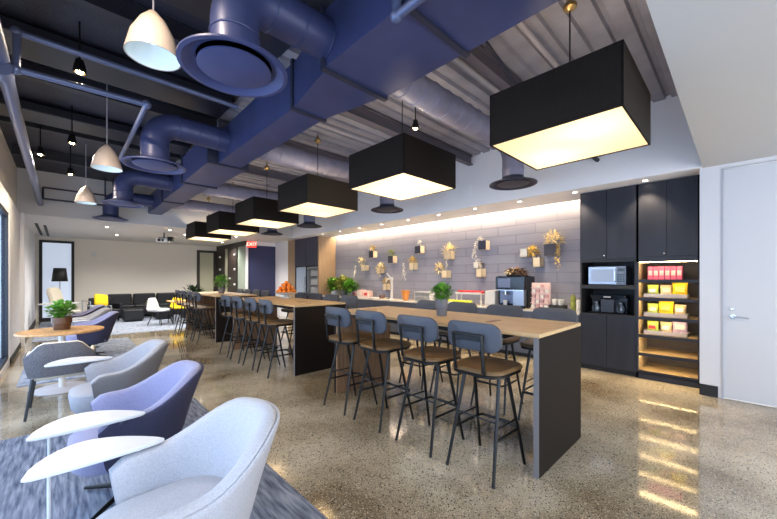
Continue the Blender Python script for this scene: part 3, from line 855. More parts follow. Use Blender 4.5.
MB().tube([(-.30, 10.62, 3.48), (-.30, 10.6, 3.23)], .02, 10).build('riser', piped, pl, smooth=True)
MB().tube([(.9, 10.62, 3.48), (.9, 10.62, HD)], .015, 8).tube([(.75, 10.6, 3.23), (.75, 10.6, HD)], .015, 8).build('hanger', piped, pl, smooth=True)
tag(MB().tube([(.05, 1.5, 3.66), (1.5, 1.5, 3.66)], .02, 10).build('upper_pipe', piped, smooth=True), 'slim dark pipe crossing under the deck toward the big duct', 'pipe')
pl = thing('duct_side_pipe', 'blue pipe with elbow running under the big rectangular duct', 'pipe')
MB().tube([(1.475, .36, 3.1), (1.475, 1.44, 3.1)], .028, 12).build('run', pipem, pl, smooth=True)
MB().ball((1.475, 1.46, 3.1), .042).tube([(1.475, 1.46, 3.1), (1.475, 1.46, 3.2), (1.475, 1.36, 3.3)], .029, 12).build('elbow', pipem, pl, smooth=True)
tag(MB().tube([(4.9, 1.5, 3.28), (5.85, 1.5, 3.28)], .03, 10).build('short_pipe', blackm, smooth=True), 'short black pipe entering the soffit behind the nearest box lamp', 'pipe')
tag(MB().tube([(2.3, 1.58, 3.72), (5.3, 2.0, 3.72)], .016, 8).build('thin_conduit', piped, smooth=True), 'thin dark conduit slanting across behind the nearest box lamp', 'pipe')

# ------------------------------------------------------------------ dome pendants over the lounge
def dome():
    t = thing('dome_pendant_lamp', '', 'pendant lamp')
    MB().lathe([(.012, .30), (.03, .285), (.075, .23), (.125, .13), (.155, .0), (.150, .0), (.12, .125), (.07, .22), (.0, .28)], seg=36).build('lamp_shade', dome_out, t, smooth=True)
    MB().lathe([(.149, .002), (.118, .125), (.068, .218), (.0, .272)], seg=32, caps=False).build('inner_lining', dome_in, t, smooth=True)
    MB().tube([(0, 0, .29), (0, 0, 1.07)], .005, 6).build('cord', mat('pale_cord', (176, 170, 176), .5), t)
    MB().ball((0, 0, .12), .035).build('bulb', mat('dome_bulb', (240, 240, 235), .3, emit=(255, 240, 214), estr=1.0), t, smooth=True)
    return t
dm = dome()
for i, (x, y, z) in enumerate(((.43, 2.66, 2.94), (.40, 5.42, 2.84), (.31, 8.16, 2.84))):
    lab = 'pale dome shaped pendant lamp over the lounge, ' + ('nearest and largest', 'middle one beside the second elbow duct', 'farthest before the bulkhead')[i]
    if i == 0: dm.location = (x, y, z); dm['label'] = lab; dm['group'] = 'dome pendants over the lounge'
    else: dup(dm, (x, y, z), 0, lab, 'dome pendants over the lounge')

# small black spot heads
def spot_head():
    t = thing('ceiling_spotlight', '', 'spotlight')
    MB().tube([(0, 0, .09), (0, 0, .50)], .008, 8).build('stem', black, t)
    MB().lathe([(.0, .11), (.03, .10), (.048, .02), (.05, -.02), (.042, -.02), (.035, .03), (0, .03)], seg=20).build('housing', black, t, smooth=True)
    MB().ball((0, 0, -.005), .028).build('bulb', bulbm, t, smooth=True)
    spot('spot_beam', (0, 0, -.06), 52, (1, .82, .58), 170, t, rad=.03)
    return t
sp = spot_head()
SP = [((.12, 4.3, 3.44), 'over the white pipe loop, beside the nearest dome lamp'), ((-.23, 7.2, 3.34), 'beside the thick wall pipe'), ((.1, 6.4, 3.37), 'beside the middle dome lamp'), ((.11, 8.3, 3.36), 'beside the farthest dome lamp'),
      ((.02, 2.12, 3.50), 'nearest, at the corner of the window wall'), ((3.48, 3.08, 3.55), 'brightest, above the second box lamp')]
for i, (loc, d) in enumerate(SP):
    lab = 'small black ceiling spotlight, ' + d
    if i == 0: sp.location = loc; sp['label'] = lab; sp['group'] = 'small ceiling spotlights'
    else: dup(sp, loc, 0, lab, 'small ceiling spotlights')


# ------------------------------------------------------------------ tub armchairs (front +x locally)
def tub_shell(outer_m, inner_m, t, R=.32, arm=.20, back=.825, armz=.635, zb=.27, lean=.09, taper=.70):
    N_ = 33; tot = 2 * arm + PI * R
    def plan(u):               # u in [-1, 1] along the U
        s_ = (u + 1) / 2 * tot
        if s_ < arm: return Vector((arm - s_, -R, 0)), Vector((0, -1, 0))
        if s_ > tot - arm: return Vector((s_ - (tot - arm), R, 0)), Vector((0, 1, 0))
        a_ = (s_ - arm) / R
        return Vector((-R * math.sin(a_), -R * math.cos(a_), 0)), Vector((-math.sin(a_), -math.cos(a_), 0))
    def rim(u):
        k_ = min(1, max(0, (.80 - abs(u)) / .56)); k_ = k_ * k_ * (3 - 2 * k_)
        z = armz + (back - armz) * k_
        e = max(0, (abs(u) - .9) / .1)
        return z - .05 * e * e
    def sect(u, d0, d1, ztop_off, nrim):
        p, nrm = plan(u); zt = rim(u) + ztop_off
        out = []
        ll = lean * min(1, max(0, (1 - abs(u)) / .7)) 
        def at(v, off):
            k_ = taper + (1 - taper) * v ** .65
            q = Vector((p.x * k_ + .03, p.y * k_, 0)) + nrm * off
            q.x -= ll * v * v
            q.z = zb + (zt - zb) * v
            return q
        for v in (0, .25, .5, .75, .93): out.append(at(v, d0))
        for i in range(1, nrim):
            a_ = PI * i / nrim
            m_ = (d0 + d1) / 2; h_ = (d0 - d1) / 2
            q = at(.93, m_ + h_ * math.cos(a_)); top = at(1.0, m_ + h_ * math.cos(a_))
            out.append(q.lerp(top, math.sin(a_)))
        for v in (.93, .75, .5, .25, .0): out.append(at(v, d1))
        return out
    for nm, m, d0, d1, zo in (('outer_shell', outer_m, .045, .020, -.012), ('upholstery', inner_m, .032, -.045, .0)):
        mb = MB(); rings = []
        for i in range(N_):
            rings.append([mb.bm.verts.new(q) for q in sect(-1 + 2 * i / (N_ - 1), d0, d1, zo, 5)])
        L_ = len(rings[0])
        for A, B in zip(rings, rings[1:]):
            for j in range(L_ - 1): mb.bm.faces.new((A[j], A[j + 1], B[j + 1], B[j]))
            mb.bm.faces.new((A[L_ - 1], A[0], B[0], B[L_ - 1]))
        mb.bm.faces.new(rings[0][::-1]); mb.bm.faces.new(rings[-1])
        mb.build(nm, m, t, smooth=True)


def tub_chair(label, loc, rz, outer_m, inner_m, tablet=0, group=None, post=False):
    t = thing('tub_armchair', label, 'armchair', loc, rz, group)
    tub_shell(outer_m, inner_m, t)
    poly = []
    for i in range(40):
        a_ = 2 * PI * i / 40
        c_, s_ = math.cos(a_), math.sin(a_)
        poly.append((.06 + .30 * math.copysign(abs(c_) ** .6, c_), .255 * math.copysign(abs(s_) ** .6, s_)))
    MB().slab(poly, [(.27, .86), (.30, .95), (.40, 1.0), (.44, .98), (.465, .88), (.472, .6), (.474, .2)]).build('seat_cushion', inner_m, t, smooth=True)
    MB().tube([(.03, 0, .28), (.03, 0, .04)], .03, 14).build('base_column', black, t, smooth=True)
    for q in range(4):
        a_ = PI / 4 + q * PI / 2
        MB().tube([(.03, 0, .06), (.03 + .33 * math.cos(a_), .33 * math.sin(a_), .02)], [.022, .012], 8).build('base_spoke', black, t, smooth=True)
    if tablet:
        s = tablet
        pts = []; yb = {-1: -.31, 1: .41}[s]
        for i in range(60):
            q_ = i / 30
            if q_ <= 1: pts.append((.012 + .50 * q_, yb + .025 * math.sin(PI * q_) ** .5))
            else:
                q_ = 2 - q_; pts.append((.012 + .50 * q_, yb - .245 * math.sin(PI * min(1, max(0, q_)) ** 1.3) ** .62 if 0 < q_ < 1 else yb))
        pts = [pts[k_] for k_ in range(60) if k_ == 0 or (Vector(pts[k_]) - Vector(pts[k_ - 1])).length > 1e-4]
        MB().slab(pts, [(.645, .96), (.652, 1.0), (.662, 1.0), (.666, .985)]).build('tablet', lam, t, smooth=True)
        br = MB().tube([(.12, s * .33, .60), (.12, s * .36, .636)], .022, 12).tube([(.12 + .035 * math.cos(q_), s * .35 + .035 * math.sin(q_), .637) for q_ in [2 * PI * j / 16 for j in range(16)]], .007, 8, closed=True).build('bracket', chrome, t, smooth=True)
        if post: MB().tube([(.43, yb - .08, .013), (.43, yb - .08, .645)], .007, 8).build('tablet_post', whitep, t, smooth=True)
        if post: MB().lathe([(.05, .013), (.05, .019), (.012, .022)], (.43, yb - .08, 0), 20).build('post_foot', whitep, t, smooth=True)
    return t
GA = 'tub armchairs with tablets'
tub_chair('pale grey tub armchair with white tablet, nearest of the row', (.40, 1.74, .012), PI + .03, fab_w, fab_w, -1, None, True)
tub_chair('lavender tub armchair with dark navy back and white tablet, second in the near row', (.38, 2.94, .012), PI + .0, fab_n, fab_l, 1, None, True)
tub_chair('grey tub armchair with taupe back, third in the near row', (.40, 4.22, .012), PI + .03, fab_gd, fab_g, -1)
tub_chair('lavender tub armchair with navy back just past the round oak table', (.40, 8.45, .012), PI, fab_n, fab_l, -1)
tub_chair('pale grey tub armchair in the far row between two lavender ones', (.36, 9.62, .012), PI, fab_w, fab_w, 1)
tub_chair('lavender tub armchair farthest down the window side row', (.34, 10.9, 0), PI, fab_n, fab_l, -1)

# dark conference chair with its back to us
t = thing('lounge_chair', 'charcoal low armchair with pale lining on dark legs facing the round oak table', 'chair', (.0, 5.44, 0), PI / 2 - .03)
def open_shell(t, om, im, zb, zt, armz, hw=.265, depth=.42):
    for nm, m, d0, d1, zo in (('outer_shell', om, .028, .010, -.01), ('lining', im, .012, -.022, 0)):
        mb = MB(); rings = []
        path = []
        for i in range(25):
            u = -1 + 2 * i / 24
            au = abs(u)
            if au > .5:
                k_ = (au - .5) / .5
                p = Vector((-.25 + depth * k_, math.copysign(hw + .01 * k_, u), 0)); n_ = Vector((0, math.copysign(1, u), 0))
            else:
                p = Vector((-.25 - .05 * (1 - (au / .5) ** 4), hw * u / .5, 0)); n_ = Vector((-1, 0, 0)) if au < .42 else Vector((-.7, math.copysign(.7, u), 0))
            z1 = zt if au < .30 else armz + (zt - armz) * max(0, 1 - (au - .30) / .22)
            path.append((p, n_, z1 + zo))
        for p, n_, z1 in path:
            k0 = .88
            rings.append([mb.bm.verts.new(q) for q in (Vector((p.x * k0, p.y * k0, zb)) + n_ * d0, p.lerp(Vector((0, 0, 0)), .03) + n_ * d0 + Vector((0, 0, (zb + z1) / 2)), p + n_ * d0 + Vector((0, 0, z1 - .015)),
                          p + n_ * (d0 + d1) / 2 + Vector((0, 0, z1)), p + n_ * d1 + Vector((0, 0, z1 - .015)), Vector((p.x * k0, p.y * k0, zb)) + n_ * d1)])
        for A, B in zip(rings, rings[1:]):
            for j in range(6): mb.bm.faces.new((A[j], A[(j + 1) % 6], B[(j + 1) % 6], B[j]))
        mb.bm.faces.new(rings[0][::-1]); mb.bm.faces.new(rings[-1])
        mb.build(nm, m, t, smooth=True)
open_shell(t, fab_c, fab_cream, .43, .80, .66)
MB().slab(rrect(.48, .47, .08, 5), [(.39, .96), (.40, 1), (.46, 1), (.475, .94)]).build('seat', fab_cream, t, smooth=True)
for sx, sy in ((-1, -1), (-1, 1), (1, -1), (1, 1)):
    MB().tube([(-.03 + sx * .21, sy * .22, .42), (-.03 + sx * .25, sy * .27, 0)], [.016, .012], 8).build('leg', mat('charcoal_leg', (56, 60, 66), .4), t, smooth=True)
# round oak table with white pedestal
t = thing('round_cafe_table', 'round oak topped cafe table on a white pedestal, carrying a copper pot plant', 'table', (0, 6.36, 0))
MB().lathe([(0, .765), (.43, .765), (.44, .772), (.44, .788), (.435, .792), (0, .792)], seg=56).build('tabletop', wood3, t, smooth=True)
MB().tube([(0, 0, .02), (0, 0, .765)], .036, 20).build('pedestal', lam, t, smooth=True)
MB().lathe([(.29, 0), (.29, .01), (.27, .018), (.05, .03)], seg=40).build('base_plate', greyp, t, smooth=True)
pot('copper_pot_plant', 'leafy green plant in a copper brown pot on the round oak table', (.0, 6.42, .793), .105, .17, potc, leafg, .14, 300, .07, .06)

# lounge beyond
t = thing('round_side_table', 'round white top side table far off by the glazed door', 'table', (-.06, 13.5, .012))
MB().lathe([(0, .73), (.42, .73), (.43, .75), (0, .75)], seg=40).build('tabletop', whitep, t, smooth=True)
MB().tube([(0, 0, .012), (0, 0, .73)], .03, 12).build('pedestal', whitep, t); MB().lathe([(.25, .012), (.25, .03), (.03, .04)], seg=30).build('base_plate', whitep, t)
t = thing('high_back_lounge_chair', 'beige high backed lounge chair beside the floor lamp', 'chair', (.12, 14.6, .012), -.5)
MB().slab(rrect(.55, .52, .12), [(.32, .9), (.36, 1), (.44, 1), (.46, .9)]).build('seat', fab_cream, t, smooth=True)
mb = MB(); mb.slab(rrect(.52, .75, .14), [(-.03, .92), (0, 1), (.05, 1), (.08, .9)])
bk = mb.build('backrest', fab_cream, t, smooth=True); bk.matrix_local = Matrix.Translation((-.26, 0, .82)) @ Matrix.Rotation(-.25, 4, 'Y') @ Matrix.Rotation(-PI / 2, 4, 'Y') @ Matrix.Rotation(PI / 2, 4, 'Z')
for sy in (-1, 1):
    for sx in (-1, 1): MB().tube([(sx * .15, sy * .15, .34), (sx * .24, sy * .24, 0)], .014, 8).build('leg', black, t)
t = thing('floor_lamp', 'floor lamp with black drum shade in front of the glazed far door', 'lamp', (-.05, 15.6, .012))
MB().lathe([(.20, 1.36), (.155, 1.80)], seg=36, caps=False).build('lamp_shade', blackm, t, smooth=True, solid=.01)
MB().tube([(0, 0, .02), (0, 0, 1.7)], .012, 8).build('pole', chrome, t); MB().lathe([(.15, 0), (.15, .02), (.02, .03)], seg=30).build('base', chrome, t)

def cube_seat(name, label, loc, w_, d_, m=mat('black_leather', (16, 18, 26), .5)):
    t = thing(name, label, 'ottoman', loc)
    MB().box(-w_ / 2, w_ / 2, -d_ / 2, d_ / 2, .05, .40).build('body', m, t, bevel=.03)
    MB().box(-w_ / 2 + .04, w_ / 2 - .04, -d_ / 2 + .04, d_ / 2 - .04, 0, .05).build('plinth', black, t)
    return t
lea = MATS['black_leather']
t = thing('sofa', 'long low black sofa against the far wall', 'sofa', (2.15, 16.0, 0))
MB().box(-.95, 1.35, -.4, .42, .08, .38).build('frame', lea, t, bevel=.02)
for i in range(3):
    MB().box(-.94 + i * .76, -.2 + i * .76, -.4, .2, .38, .48).build('seat_cushion', lea, t, bevel=.03)
    MB().box(-.92 + i * .76, -.22 + i * .76, .2, .42, .40, .88).build('back_cushion', lea, t, bevel=.04)
for sx in (-.85, 1.25):
    for sy in (-.33, .33): MB().box(sx - .02, sx + .02, sy - .02, sy + .02, .012, .08).build('leg', black, t)
cube_seat('ottoman', 'dark cube ottoman closest to the window side in front of the sofa', (1.75, 14.4, .012), .55, .5)
cube_seat('ottoman', 'dark cube ottoman nearer the white side chair', (2.62, 14.45, .012), .5, .5)
t = thing('coffee_table', 'low dark coffee table between the ottomans and the sofa', 'table', (2.25, 15.1, .012))
MB().box(-.6, .6, -.2, .2, .36, .39).build('tabletop', blackm, t)
for sx in (-.5, .5): MB().box(sx - .02, sx + .02, -.18, .18, 0, .36).build('leg', black, t)
pot('tabletop_plant', 'tiny pale green plant on the low coffee table', (2.3, 15.1, .403), .05, .08, whitep, leafy, .09, 60, .07, .03)
t = thing('lounge_chair', 'dark low armchair with a yellow cushion before the far wall', 'chair', (1.05, 14.9, .012), -1.2)
MB().box(-.3, .3, -.3, .3, .25, .42).build('seat', lea, t, bevel=.03)
MB().box(-.36, -.26, -.32, .32, .25, .80).build('backrest', lea, t, bevel=.03)
for sy in (-1, 1): MB().box(-.3, .3, sy * .33 - .04, sy * .33 + .04, .2, .6).build('armrest', lea, t, bevel=.02)
for sx in (-.26, .26):
    for sy in (-.26, .26): MB().box(sx - .015, sx + .015, sy - .015, sy + .015, 0, .26).build('leg', black, t)
c = MB().slab(rrect(.38, .38, .06), [(-.07, .75), (-.03, 1), (.03, 1), (.07, .75)]).build('cushion', yelfab, smooth=True)
c.matrix_local = Matrix.Translation((.93, 14.62, .76)) @ Matrix.Rotation(1.2, 4, 'X') @ Matrix.Rotation(.5, 4, 'Y'); tag(c, 'bright yellow cushion on the dark armchair by the far wall', 'cushion')
t = thing('wire_frame_chair', 'slim metal frame chair beside the yellow cushion chair', 'chair', (.78, 13.6, .012), .3)
MB().box(-.25, .25, -.25, .25, .40, .44).build('seat', fab_cream, t, bevel=.01)
MB().tube([(-.25, -.27, 0), (-.27, -.27, .78), (-.27, .27, .78), (-.25, .27, 0)], .012, 8).tube([(.25, -.27, 0), (.25, -.27, .62), (-.26, -.27, .62)], .012, 8).tube([(.25, .27, 0), (.25, .27, .62), (-.26, .27, .62)], .012, 8).build('frame', steel, t)
# white shell chair and small oak table with yellow box near the last bar table
t = thing('shell_chair', 'white shell side chair on dark legs near the farthest bar stools', 'chair', (2.25, 12.75, .012), -.9)
open_shell(t, whitep, whitep, .43, .84, .50, .23, .36)
MB().slab(rrect(.42, .44, .1), [(.42, .94), (.44, 1), (.455, 1), (.46, .9)]).build('seat', whitep, t, smooth=True)
for sx, sy in ((-1, -1), (-1, 1), (1, -1), (1, 1)): MB().tube([(sx * .12, sy * .12, .43), (sx * .24, sy * .24, 0)], .013, 8).build('leg', black, t)
t = thing('square_cafe_table', 'small oak table with dark legs beyond the white shell chair', 'table', (2.85, 12.75, .012))
MB().box(-.38, .38, -.38, .38, .70, .73).build('tabletop', wood3, t, bevel=.004)
for sx in (-.33, .33):
    for sy in (-.33, .33): MB().tube([(sx, sy, 0), (sx * .9, sy * .9, .70)], .015, 8).build('leg', black, t)
t = thing('shell_chair', 'bright yellow shell chair tucked behind the small oak table', 'chair', (2.95, 13.45, .012), -1.5)
open_shell(t, yelfab, yelfab, .43, .80, .5, .22, .34)
MB().slab(rrect(.42, .44, .1), [(.42, .94), (.44, 1), (.455, 1), (.46, .9)]).build('seat', yelfab, t, smooth=True)
for sx, sy in ((-1, -1), (-1, 1), (1, -1), (1, 1)): MB().tube([(sx * .12, sy * .12, .43), (sx * .22, sy * .22, 0)], .013, 8).build('leg', black, t)
pot('potted_palm', 'bushy dark green plant standing in the far lounge behind the stools', (3.85, 15.3, .0), .2, .6, potd, leafk, .36, 200, .26, .07, .5)
pot('tabletop_plant', 'small flowering plant between the far sofa and the white shell chair', (3.22, 14.15, .012), .14, .6, blackm, leafy, .26, 120, .16, .06, .5)

# ceiling projector, exit sign, wall devices
t = thing('ceiling_projector', 'white projector on a black bracket under the lounge ceiling', 'projector', (2.3, 12.5, 2.6), -.5)
MB().box(-.19, .12, -.14, .14, 0, .11).build('body', whitep, t, bevel=.015)
MB().tube([(-.08, -.14, .055), (-.08, -.165, .055)], .04, 16).build('lens', dscreen, t)
MB().box(-.02, .04, -.144, -.139, .02, .09).build('vent_grille', blackm, t)
MB().tube([(0, 0, .11), (.0, 0, .30)], .02, 10).tube([(-.15, 0, .14), (.25, 0, .14)], .012, 8).box(.12, .26, -.09, .09, .04, .17).build('mount', black, t)
t = thing('exit_sign', 'small red EXIT sign hung from the ceiling before the navy wall', 'sign', (5.0, 12.4, 2.60), -.45)
MB().box(-.16, .16, -.02, .02, 0, .22).build('housing', redsign, t, bevel=.004)
MB().box(-.015, .015, -.01, .01, .22, .30).build('bracket', whitep, t)
cu = bpy.data.curves.new('lettering', 'FONT'); cu.body = 'EXIT'; cu.size = .17; cu.align_x = 'CENTER'; cu.align_y = 'CENTER'; cu.extrude = .002
tmp = bpy.data.objects.new('lettering', cu); COL.objects.link(tmp)
me = bpy.data.meshes.new_from_object(tmp); bpy.data.objects.remove(tmp); me.materials.clear(); me.materials.append(signlet)
lo = bpy.data.objects.new('lettering', me); COL.objects.link(lo); lo.parent = t; lo.matrix_local = Matrix.Translation((0, -.023, .11)) @ Matrix.Rotation(PI / 2, 4, 'X')
tag(MB().box(.78, .92, FY - .03, FY, 2.28, 2.42).build('wall_speaker', whitep, bevel=.006), 'small white square device high on the far wall beside the glazed door', 'speaker')
tag(MB().box(XL, XL + .02, 11.6, 11.68, 1.45, 1.85).build('door_pull', blackm, bevel=.003) , 'slim black wall plate beyond the window pier', 'wall plate')

t = thing('air_grille', 'small square grille on the soffit face between the two nearest kitchen side diffusers', 'vent', (5.85, 3.82, 3.23))
MB().box(-.012, 0, -.11, .11, -.11, .11).build('frame', soff, t, bevel=.003)
for i in range(6): MB().box(-.018, -.012, -.09, .09, -.085 + i * .03, -.07 + i * .03).build('slat', soff, t)
# ------------------------------------------------------------------ wall planters on the block wall
def planter(y, z, w_, h_, kind, label, plant=None, trail=None, d=.17):
    """y,z = centre of the box face"""
    t = thing('wall_planter', label, 'planter', (XB, y, z), 0, 'small box planters on the block wall')
    bm_ = {'two': boxt, 'tan': boxt, 'white': boxw}[kind]
    MB().box(-d, 0, -w_ / 2, w_ / 2, -h_ / 2, -h_ / 2 + .012).box(-d, 0, -w_ / 2, -w_ / 2 + .012, -h_ / 2, h_ / 2).box(-d, 0, w_ / 2 - .012, w_ / 2, -h_ / 2, h_ / 2).box(-.012, 0, -w_ / 2, w_ / 2, -h_ / 2, h_ / 2) \
        .box(-d, -d + .012, -w_ / 2, w_ / 2, -h_ / 2, h_ / 2).build('box', bm_, t)
    if kind == 'two': MB().box(-d - .008, -d - .0005, -w_ / 2, w_ / 2, -h_ / 2, h_ / 2).build('front_panel', boxd, t)
    MB().box(-d + .012, -.012, -w_ / 2 + .012, w_ / 2 - .012, h_ / 2 - .04, h_ / 2 - .03).build('soil', leafb, t)
    if plant:
        m, r, n_, L_, W_, dy, dz = plant
        crown(MB(), (-d / 2, dy, h_ / 2 + dz), r, n_, L_, W_, .5).build('foliage', m, t)
    if trail:
        m, ty, n_, st = trail
        mb = MB()
        for q in range(3): strand(mb, (-d - .03 + q * .01, ty + (q - 1) * .02, h_ / 2 + .02), n_ - q * 2, st, .05, .022)
        mb.build('trailing_stems', m, t)
    return t
planter(8.12, 1.80, .17, .18, 'tan', 'birch wall planter nearest the fridges with a pale dried plant spilling over', (leafd, .13, 70, .10, .035, .18, .12), (leafw, .35, 12, .03))
planter(7.74, 2.20, .19, .20, 'two', 'dark fronted wall planter with a yellow plant, highest near the fridges', (leafo, .09, 60, .08, .03, .05, .08))
planter(6.90, 2.01, .19, .20, 'two', 'dark fronted wall planter with an upright green plant', (leafy, .12, 70, .11, .03, .06, .07))
planter(7.40, 1.70, .17, .16, 'tan', 'wall planter hidden by pale dried leaves above the tap', (leafd, .13, 110, .10, .04, .0, .02), (leafd, .0, 8, .03))
planter(7.14, 1.22, .16, .18, 'tan', 'lowest wall planter with yellow dried leaves beside the water tap', (leafo, .11, 70, .09, .04, .0, .06))
planter(6.10, 1.80, .16, .19, 'tan', 'birch wall planter with gold tuft and one long white trailing stem', (leafo, .10, 70, .10, .035, .03, .06), (leafw, .26, 13, .034))
planter(5.88, 2.23, .19, .20, 'two', 'dark fronted wall planter with a small white block on top', (leafw, .05, 24, .06, .03, .0, .10))
planter(4.93, 2.04, .20, .20, 'tan', 'wall planter covered in yellow leaves with a strand hanging below', (leafd, .15, 120, .12, .035, .0, .03), (leafw, .0, 14, .034))
planter(5.02, 1.58, .17, .18, 'tan', 'birch wall planter with pale leaves arching to one side below the yellow one', (leafd, .14, 90, .12, .035, .2, .06))
planter(3.98, 2.22, .18, .20, 'two', 'dark fronted wall planter with a long white strand down its side', (leafw, .06, 30, .07, .03, .10, .04), (leafw, .15, 13, .034))
planter(4.06, 1.60, .15, .20, 'tan', 'birch wall planter with a thin brown plant above the fruit trays', (leafb, .07, 40, .08, .02, .0, .07))
planter(4.14, 1.78, .13, .14, 'white', 'tiny white wall planter above the thin brown plant', (leafw, .04, 20, .05, .02, .0, .03))
planter(3.04, 2.00, .16, .17, 'white', 'white wall planter with a dense golden plant beside it', (leafo, .11, 130, .08, .035, -.15, -.06))
planter(2.78, 1.80, .15, .19, 'tan', 'birch wall planter just under the golden plant, over the coffee machine', (leafb, .05, 24, .06, .02, .0, .04))
planter(2.52, 2.03, .23, .22, 'two', 'largest dark fronted wall planter with a blond plant trailing beside the cabinets', (leafd, .15, 110, .13, .04, -.02, .10), (leafo, -.14, 15, .034))

# ------------------------------------------------------------------ things on the kitchen counter
CZ = .901
pot('counter_plant', 'bushy green plant in a pale pot closest to the fridges', (6.52, 9.36, CZ), .12, .20, whitep, leafg, .25, 420, .12, .10, .3)
pot('counter_plant', 'large olive and gold plant at the end of the counter', (6.52, 8.83, CZ), .13, .22, potd, leafy, .27, 460, .12, .08, .4)
pot('counter_plant', 'dark leafy plant with pale tips beside the cups', (6.45, 8.40, CZ), .11, .18, potd, leafg, .22, 260, .14, .08, .4)
for i, (y, w_, h_, lab) in enumerate(((8.33, .22, .18, 'pale box behind the plants on the counter'), (8.05, .22, .22, 'pinkish box on the counter beside the plants'), (7.75, .22, .20, 'pinkish box on the counter nearer the tap'))):
    t = thing('counter_box', lab, 'box', (6.62, y, CZ))
    MB().box(-.1, .1, -w_ / 2, w_ / 2, 0, h_).build('carton', pinkp, t, bevel=.004); MB().box(-.103, -.1, -w_ / 3, w_ / 3, h_ * .3, h_ * .7).build('label', (redf, boxw, redf)[i], t)
t = thing('serving_tray', 'long white tray on the counter beside the tap', 'tray', (6.5, 7.45, CZ))
MB().slab(rrect(.35, 1.2, .06), [(0, .97), (.02, 1), (.025, 1), (.012, .95)]).build('tray', whitep, t, smooth=True)
t = thing('water_tap', 'tall white water tap with side lever on the counter', 'tap', (6.5, 6.62, CZ))
MB().lathe([(.06, 0), (.06, .02), (.038, .03), (.038, .52), (.045, .53), (.045, .60), (.0, .61)], seg=24).build('column', whitep, t, smooth=True)
MB().tube([(0, .0, .55), (-.03, .12, .56), (-.05, .16, .52), (-.05, .16, .46)], .017, 10).build('spout', whitep, t, smooth=True)
MB().tube([(0, .04, .58), (0, .19, .72)], .012, 8).build('lever', whitep, t, smooth=True)
t = thing('glass_jug', 'small dark glass bowl at the foot of the white tap', 'bowl', (6.42, 6.92, CZ))
MB().lathe([(.05, 0), (.09, .05), (.085, .11), (.08, .11), (.085, .05), (0, .01)], seg=24).build('bowl', mat('amber_glass', (120, 84, 56), .15), t, smooth=True)
t = thing('amber_cup', 'orange amber cup tapering down on the counter', 'cup', (6.5, 6.10, CZ))
MB().lathe([(.06, 0), (.08, .05), (.12, .26), (.112, .26), (.07, .04), (0, .03)], seg=24).build('cup', mat('amber', (214, 140, 70), .35), t, smooth=True)
t = thing('cup_rack', 'white slatted rack on the counter behind the table plant', 'rack', (6.5, 5.45, CZ))
mb = MB()
for i in range(7): mb.box(-.1, .1, -.24 + i * .078, -.228 + i * .078, 0, .24)
for i in range(3): mb.box(-.11, .11, -.25, .25, .0 + i * .115, .012 + i * .115)
mb.build('rack', whitep, t)
for r, (z0, y0, m, nm, lab, n_) in enumerate(((.02, 4.42, lime, 'lime', 'lime', 7), (.24, 4.2, redf, 'apple', 'red', 6))):
    t = thing('fruit_tray', 'white tray of %s fruit on the counter, %s tier' % (('yellow green', 'lower'), ('red', 'upper'))[r], 'tray', (6.5 + .12 * r, y0, CZ))
    hh = z0
    MB().box(-.12, .12, -.33, .33, hh - .015 if r else 0, hh).box(-.125, -.11, -.33, .33, 0 if not r else hh - .015, hh + .03).build('tray', whitep, t)
    if r:
        MB().box(-.1, -.08, -.32, -.30, 0, hh - .015).build('leg', whitep, t); MB().box(-.1, -.08, .30, .32, 0, hh - .015).build('leg', whitep, t)
        MB().box(.08, .1, -.32, -.30, 0, hh - .015).build('leg', whitep, t); MB().box(.08, .1, .30, .32, 0, hh - .015).build('leg', whitep, t)
    proto = None
    for i in range(n_ * 2):
        if proto is None: proto = MB().ball((0, 0, 0), .04, (1, 1, .9), 2).build(nm, m if r else mat('lime_skin', (206, 214, 50), .5), smooth=True); o = proto
        else: o = proto.copy(); COL.objects.link(o)
        o.location = (6.45 + .12 * r + .08 * (i % 2), y0 - .28 + .56 * (i // 2) / (n_ - 1), CZ + hh + .037)
        tag(o, '%s fruit lying in the %s counter tray' % (('yellow green', 'lower'), ('red', 'upper'))[r], 'fruit', '%s in the counter tray' % nm)
t = thing('white_canister', 'plain white upright box on the counter beside the coffee machine', 'box', (6.55, 3.62, CZ))
MB().box(-.12, .12, -.11, .11, 0, .32).build('body', whitep, t, bevel=.01); MB().box(-.125, -.12, -.08, .08, .02, .05).build('slot', greyp, t)
t = thing('espresso_machine', 'black and silver espresso machine with screens on the counter', 'coffee machine', (6.52, 3.14, CZ))
MB().box(-.05, .28, -.30, .30, .0, .62).box(-.2, -.05, -.30, .30, .36, .62).box(-.2, -.05, -.3, .3, 0, .05).build('body', dscreen, t, bevel=.015)
MB().box(-.208, -.2, -.02, .24, .40, .58).build('screen', mat('bluish_screen', (96, 104, 134), .15), t, bevel=.002)
MB().box(-.06, -.045, -.02, .27, .08, .35).build('splash_panel', mat('silver_blue', (120, 130, 152), .3, .6), t)
MB().box(-.18, -.05, -.28, -.06, .05, .52).build('side_column', steel, t, bevel=.01)
MB().tube([(-.13, .12, .36), (-.13, .12, .25)], .02, 12).tube([(-.13, .06, .27), (-.13, .18, .27)], .012, 8).build('spout', chrome, t, smooth=True)
MB().lathe([(.035, 0), (.042, .09), (.036, .09), (.03, .01), (0, .01)], (-.13, .12, .055), 16).build('drip_cup', whitep, t, smooth=True)
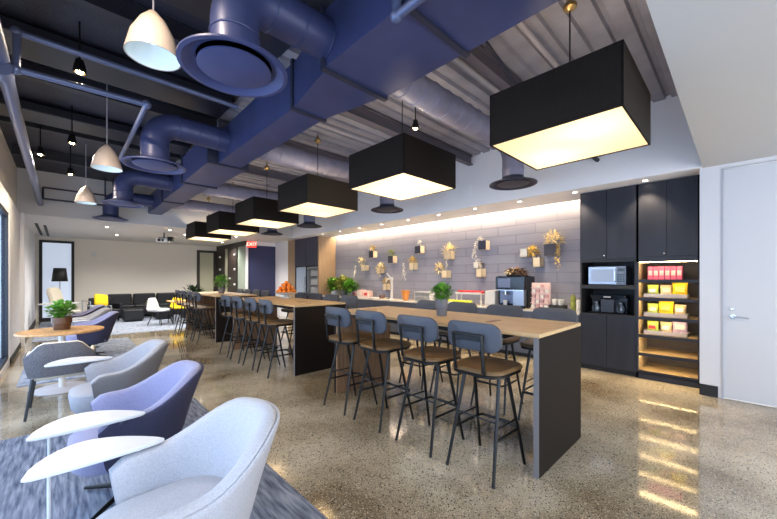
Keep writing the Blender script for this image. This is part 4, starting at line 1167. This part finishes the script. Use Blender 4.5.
MB().box(-.21, -.2, -.28, .28, .34, .36).build('chrome_band', chrome, t)
t = thing('dried_arrangement', 'brown dried leaf arrangement lying on top of the espresso machine', 'plant', (6.6, 3.12, CZ + .62))
MB().slab(rrect(.2, .4, .05), [(0, .95), (.03, 1)]).build('tray', blackm, t)
crown(MB(), (0, 0, .07), .15, 160, .16, .05, .3, .3).build('foliage', leafb, t); crown(MB(), (-.05, .1, .08), .12, 40, .14, .04, .3, .3).build('pale_leaves', leafd, t)
t = thing('pod_rack', 'pale pink stepped display rack of pods on the counter', 'rack', (6.5, 2.60, CZ))
MB().box(-.02, .02, -.17, .17, 0, .50).build('back_board', pinkp, t, bevel=.003)
for i in range(5):
    MB().box(-.10 + i * .012, -.02, -.17, .17, .02 + i * .095, .03 + i * .095).build('tier', pinkp, t)
    for j in range(4): MB().box(-.09 + i * .012, -.03, -.15 + j * .08, -.09 + j * .08, .03 + i * .095, .085 + i * .095).build('pod_box', (boxw, pinkp, mat('rose', (196, 150, 148), .5))[(i + j) % 3], t)
t = thing('cup_caddy', 'black caddy with paper cups beside the pink rack', 'caddy', (6.5, 2.30, CZ))
MB().box(-.1, .1, -.13, .13, 0, .10).build('tray', blackm, t, bevel=.004)
for i in range(4):
    c = MB().lathe([(.03, 0), (.04, .1), (.036, .1), (0, .01)], (0, 0, 0), 16).build('paper_cup', boxw, smooth=True)
    c.location = (6.46 + .08 * (i // 2), 2.25 + .1 * (i % 2), CZ + .101); tag(c, 'white paper cup standing in the black caddy', 'cup', 'paper cups in the caddy')
for i, (y, m, h_) in enumerate(((2.02, leafy, .30), (1.93, boxw, .24))):
    t = thing('glass_jar', ('tall jar with green contents by the tall cabinet', 'pale jar between the green jar and the tall cabinet')[i], 'jar', (6.42, y, CZ))
    MB().lathe([(.038, 0), (.042, .01), (.042, h_ - .05), (.026, h_ - .02)], seg=20).build('jar', m, t, smooth=True)
    MB().lathe([(.03, h_ - .02), (.03, h_), (0, h_)], seg=20).build('lid', gold, t, smooth=True)
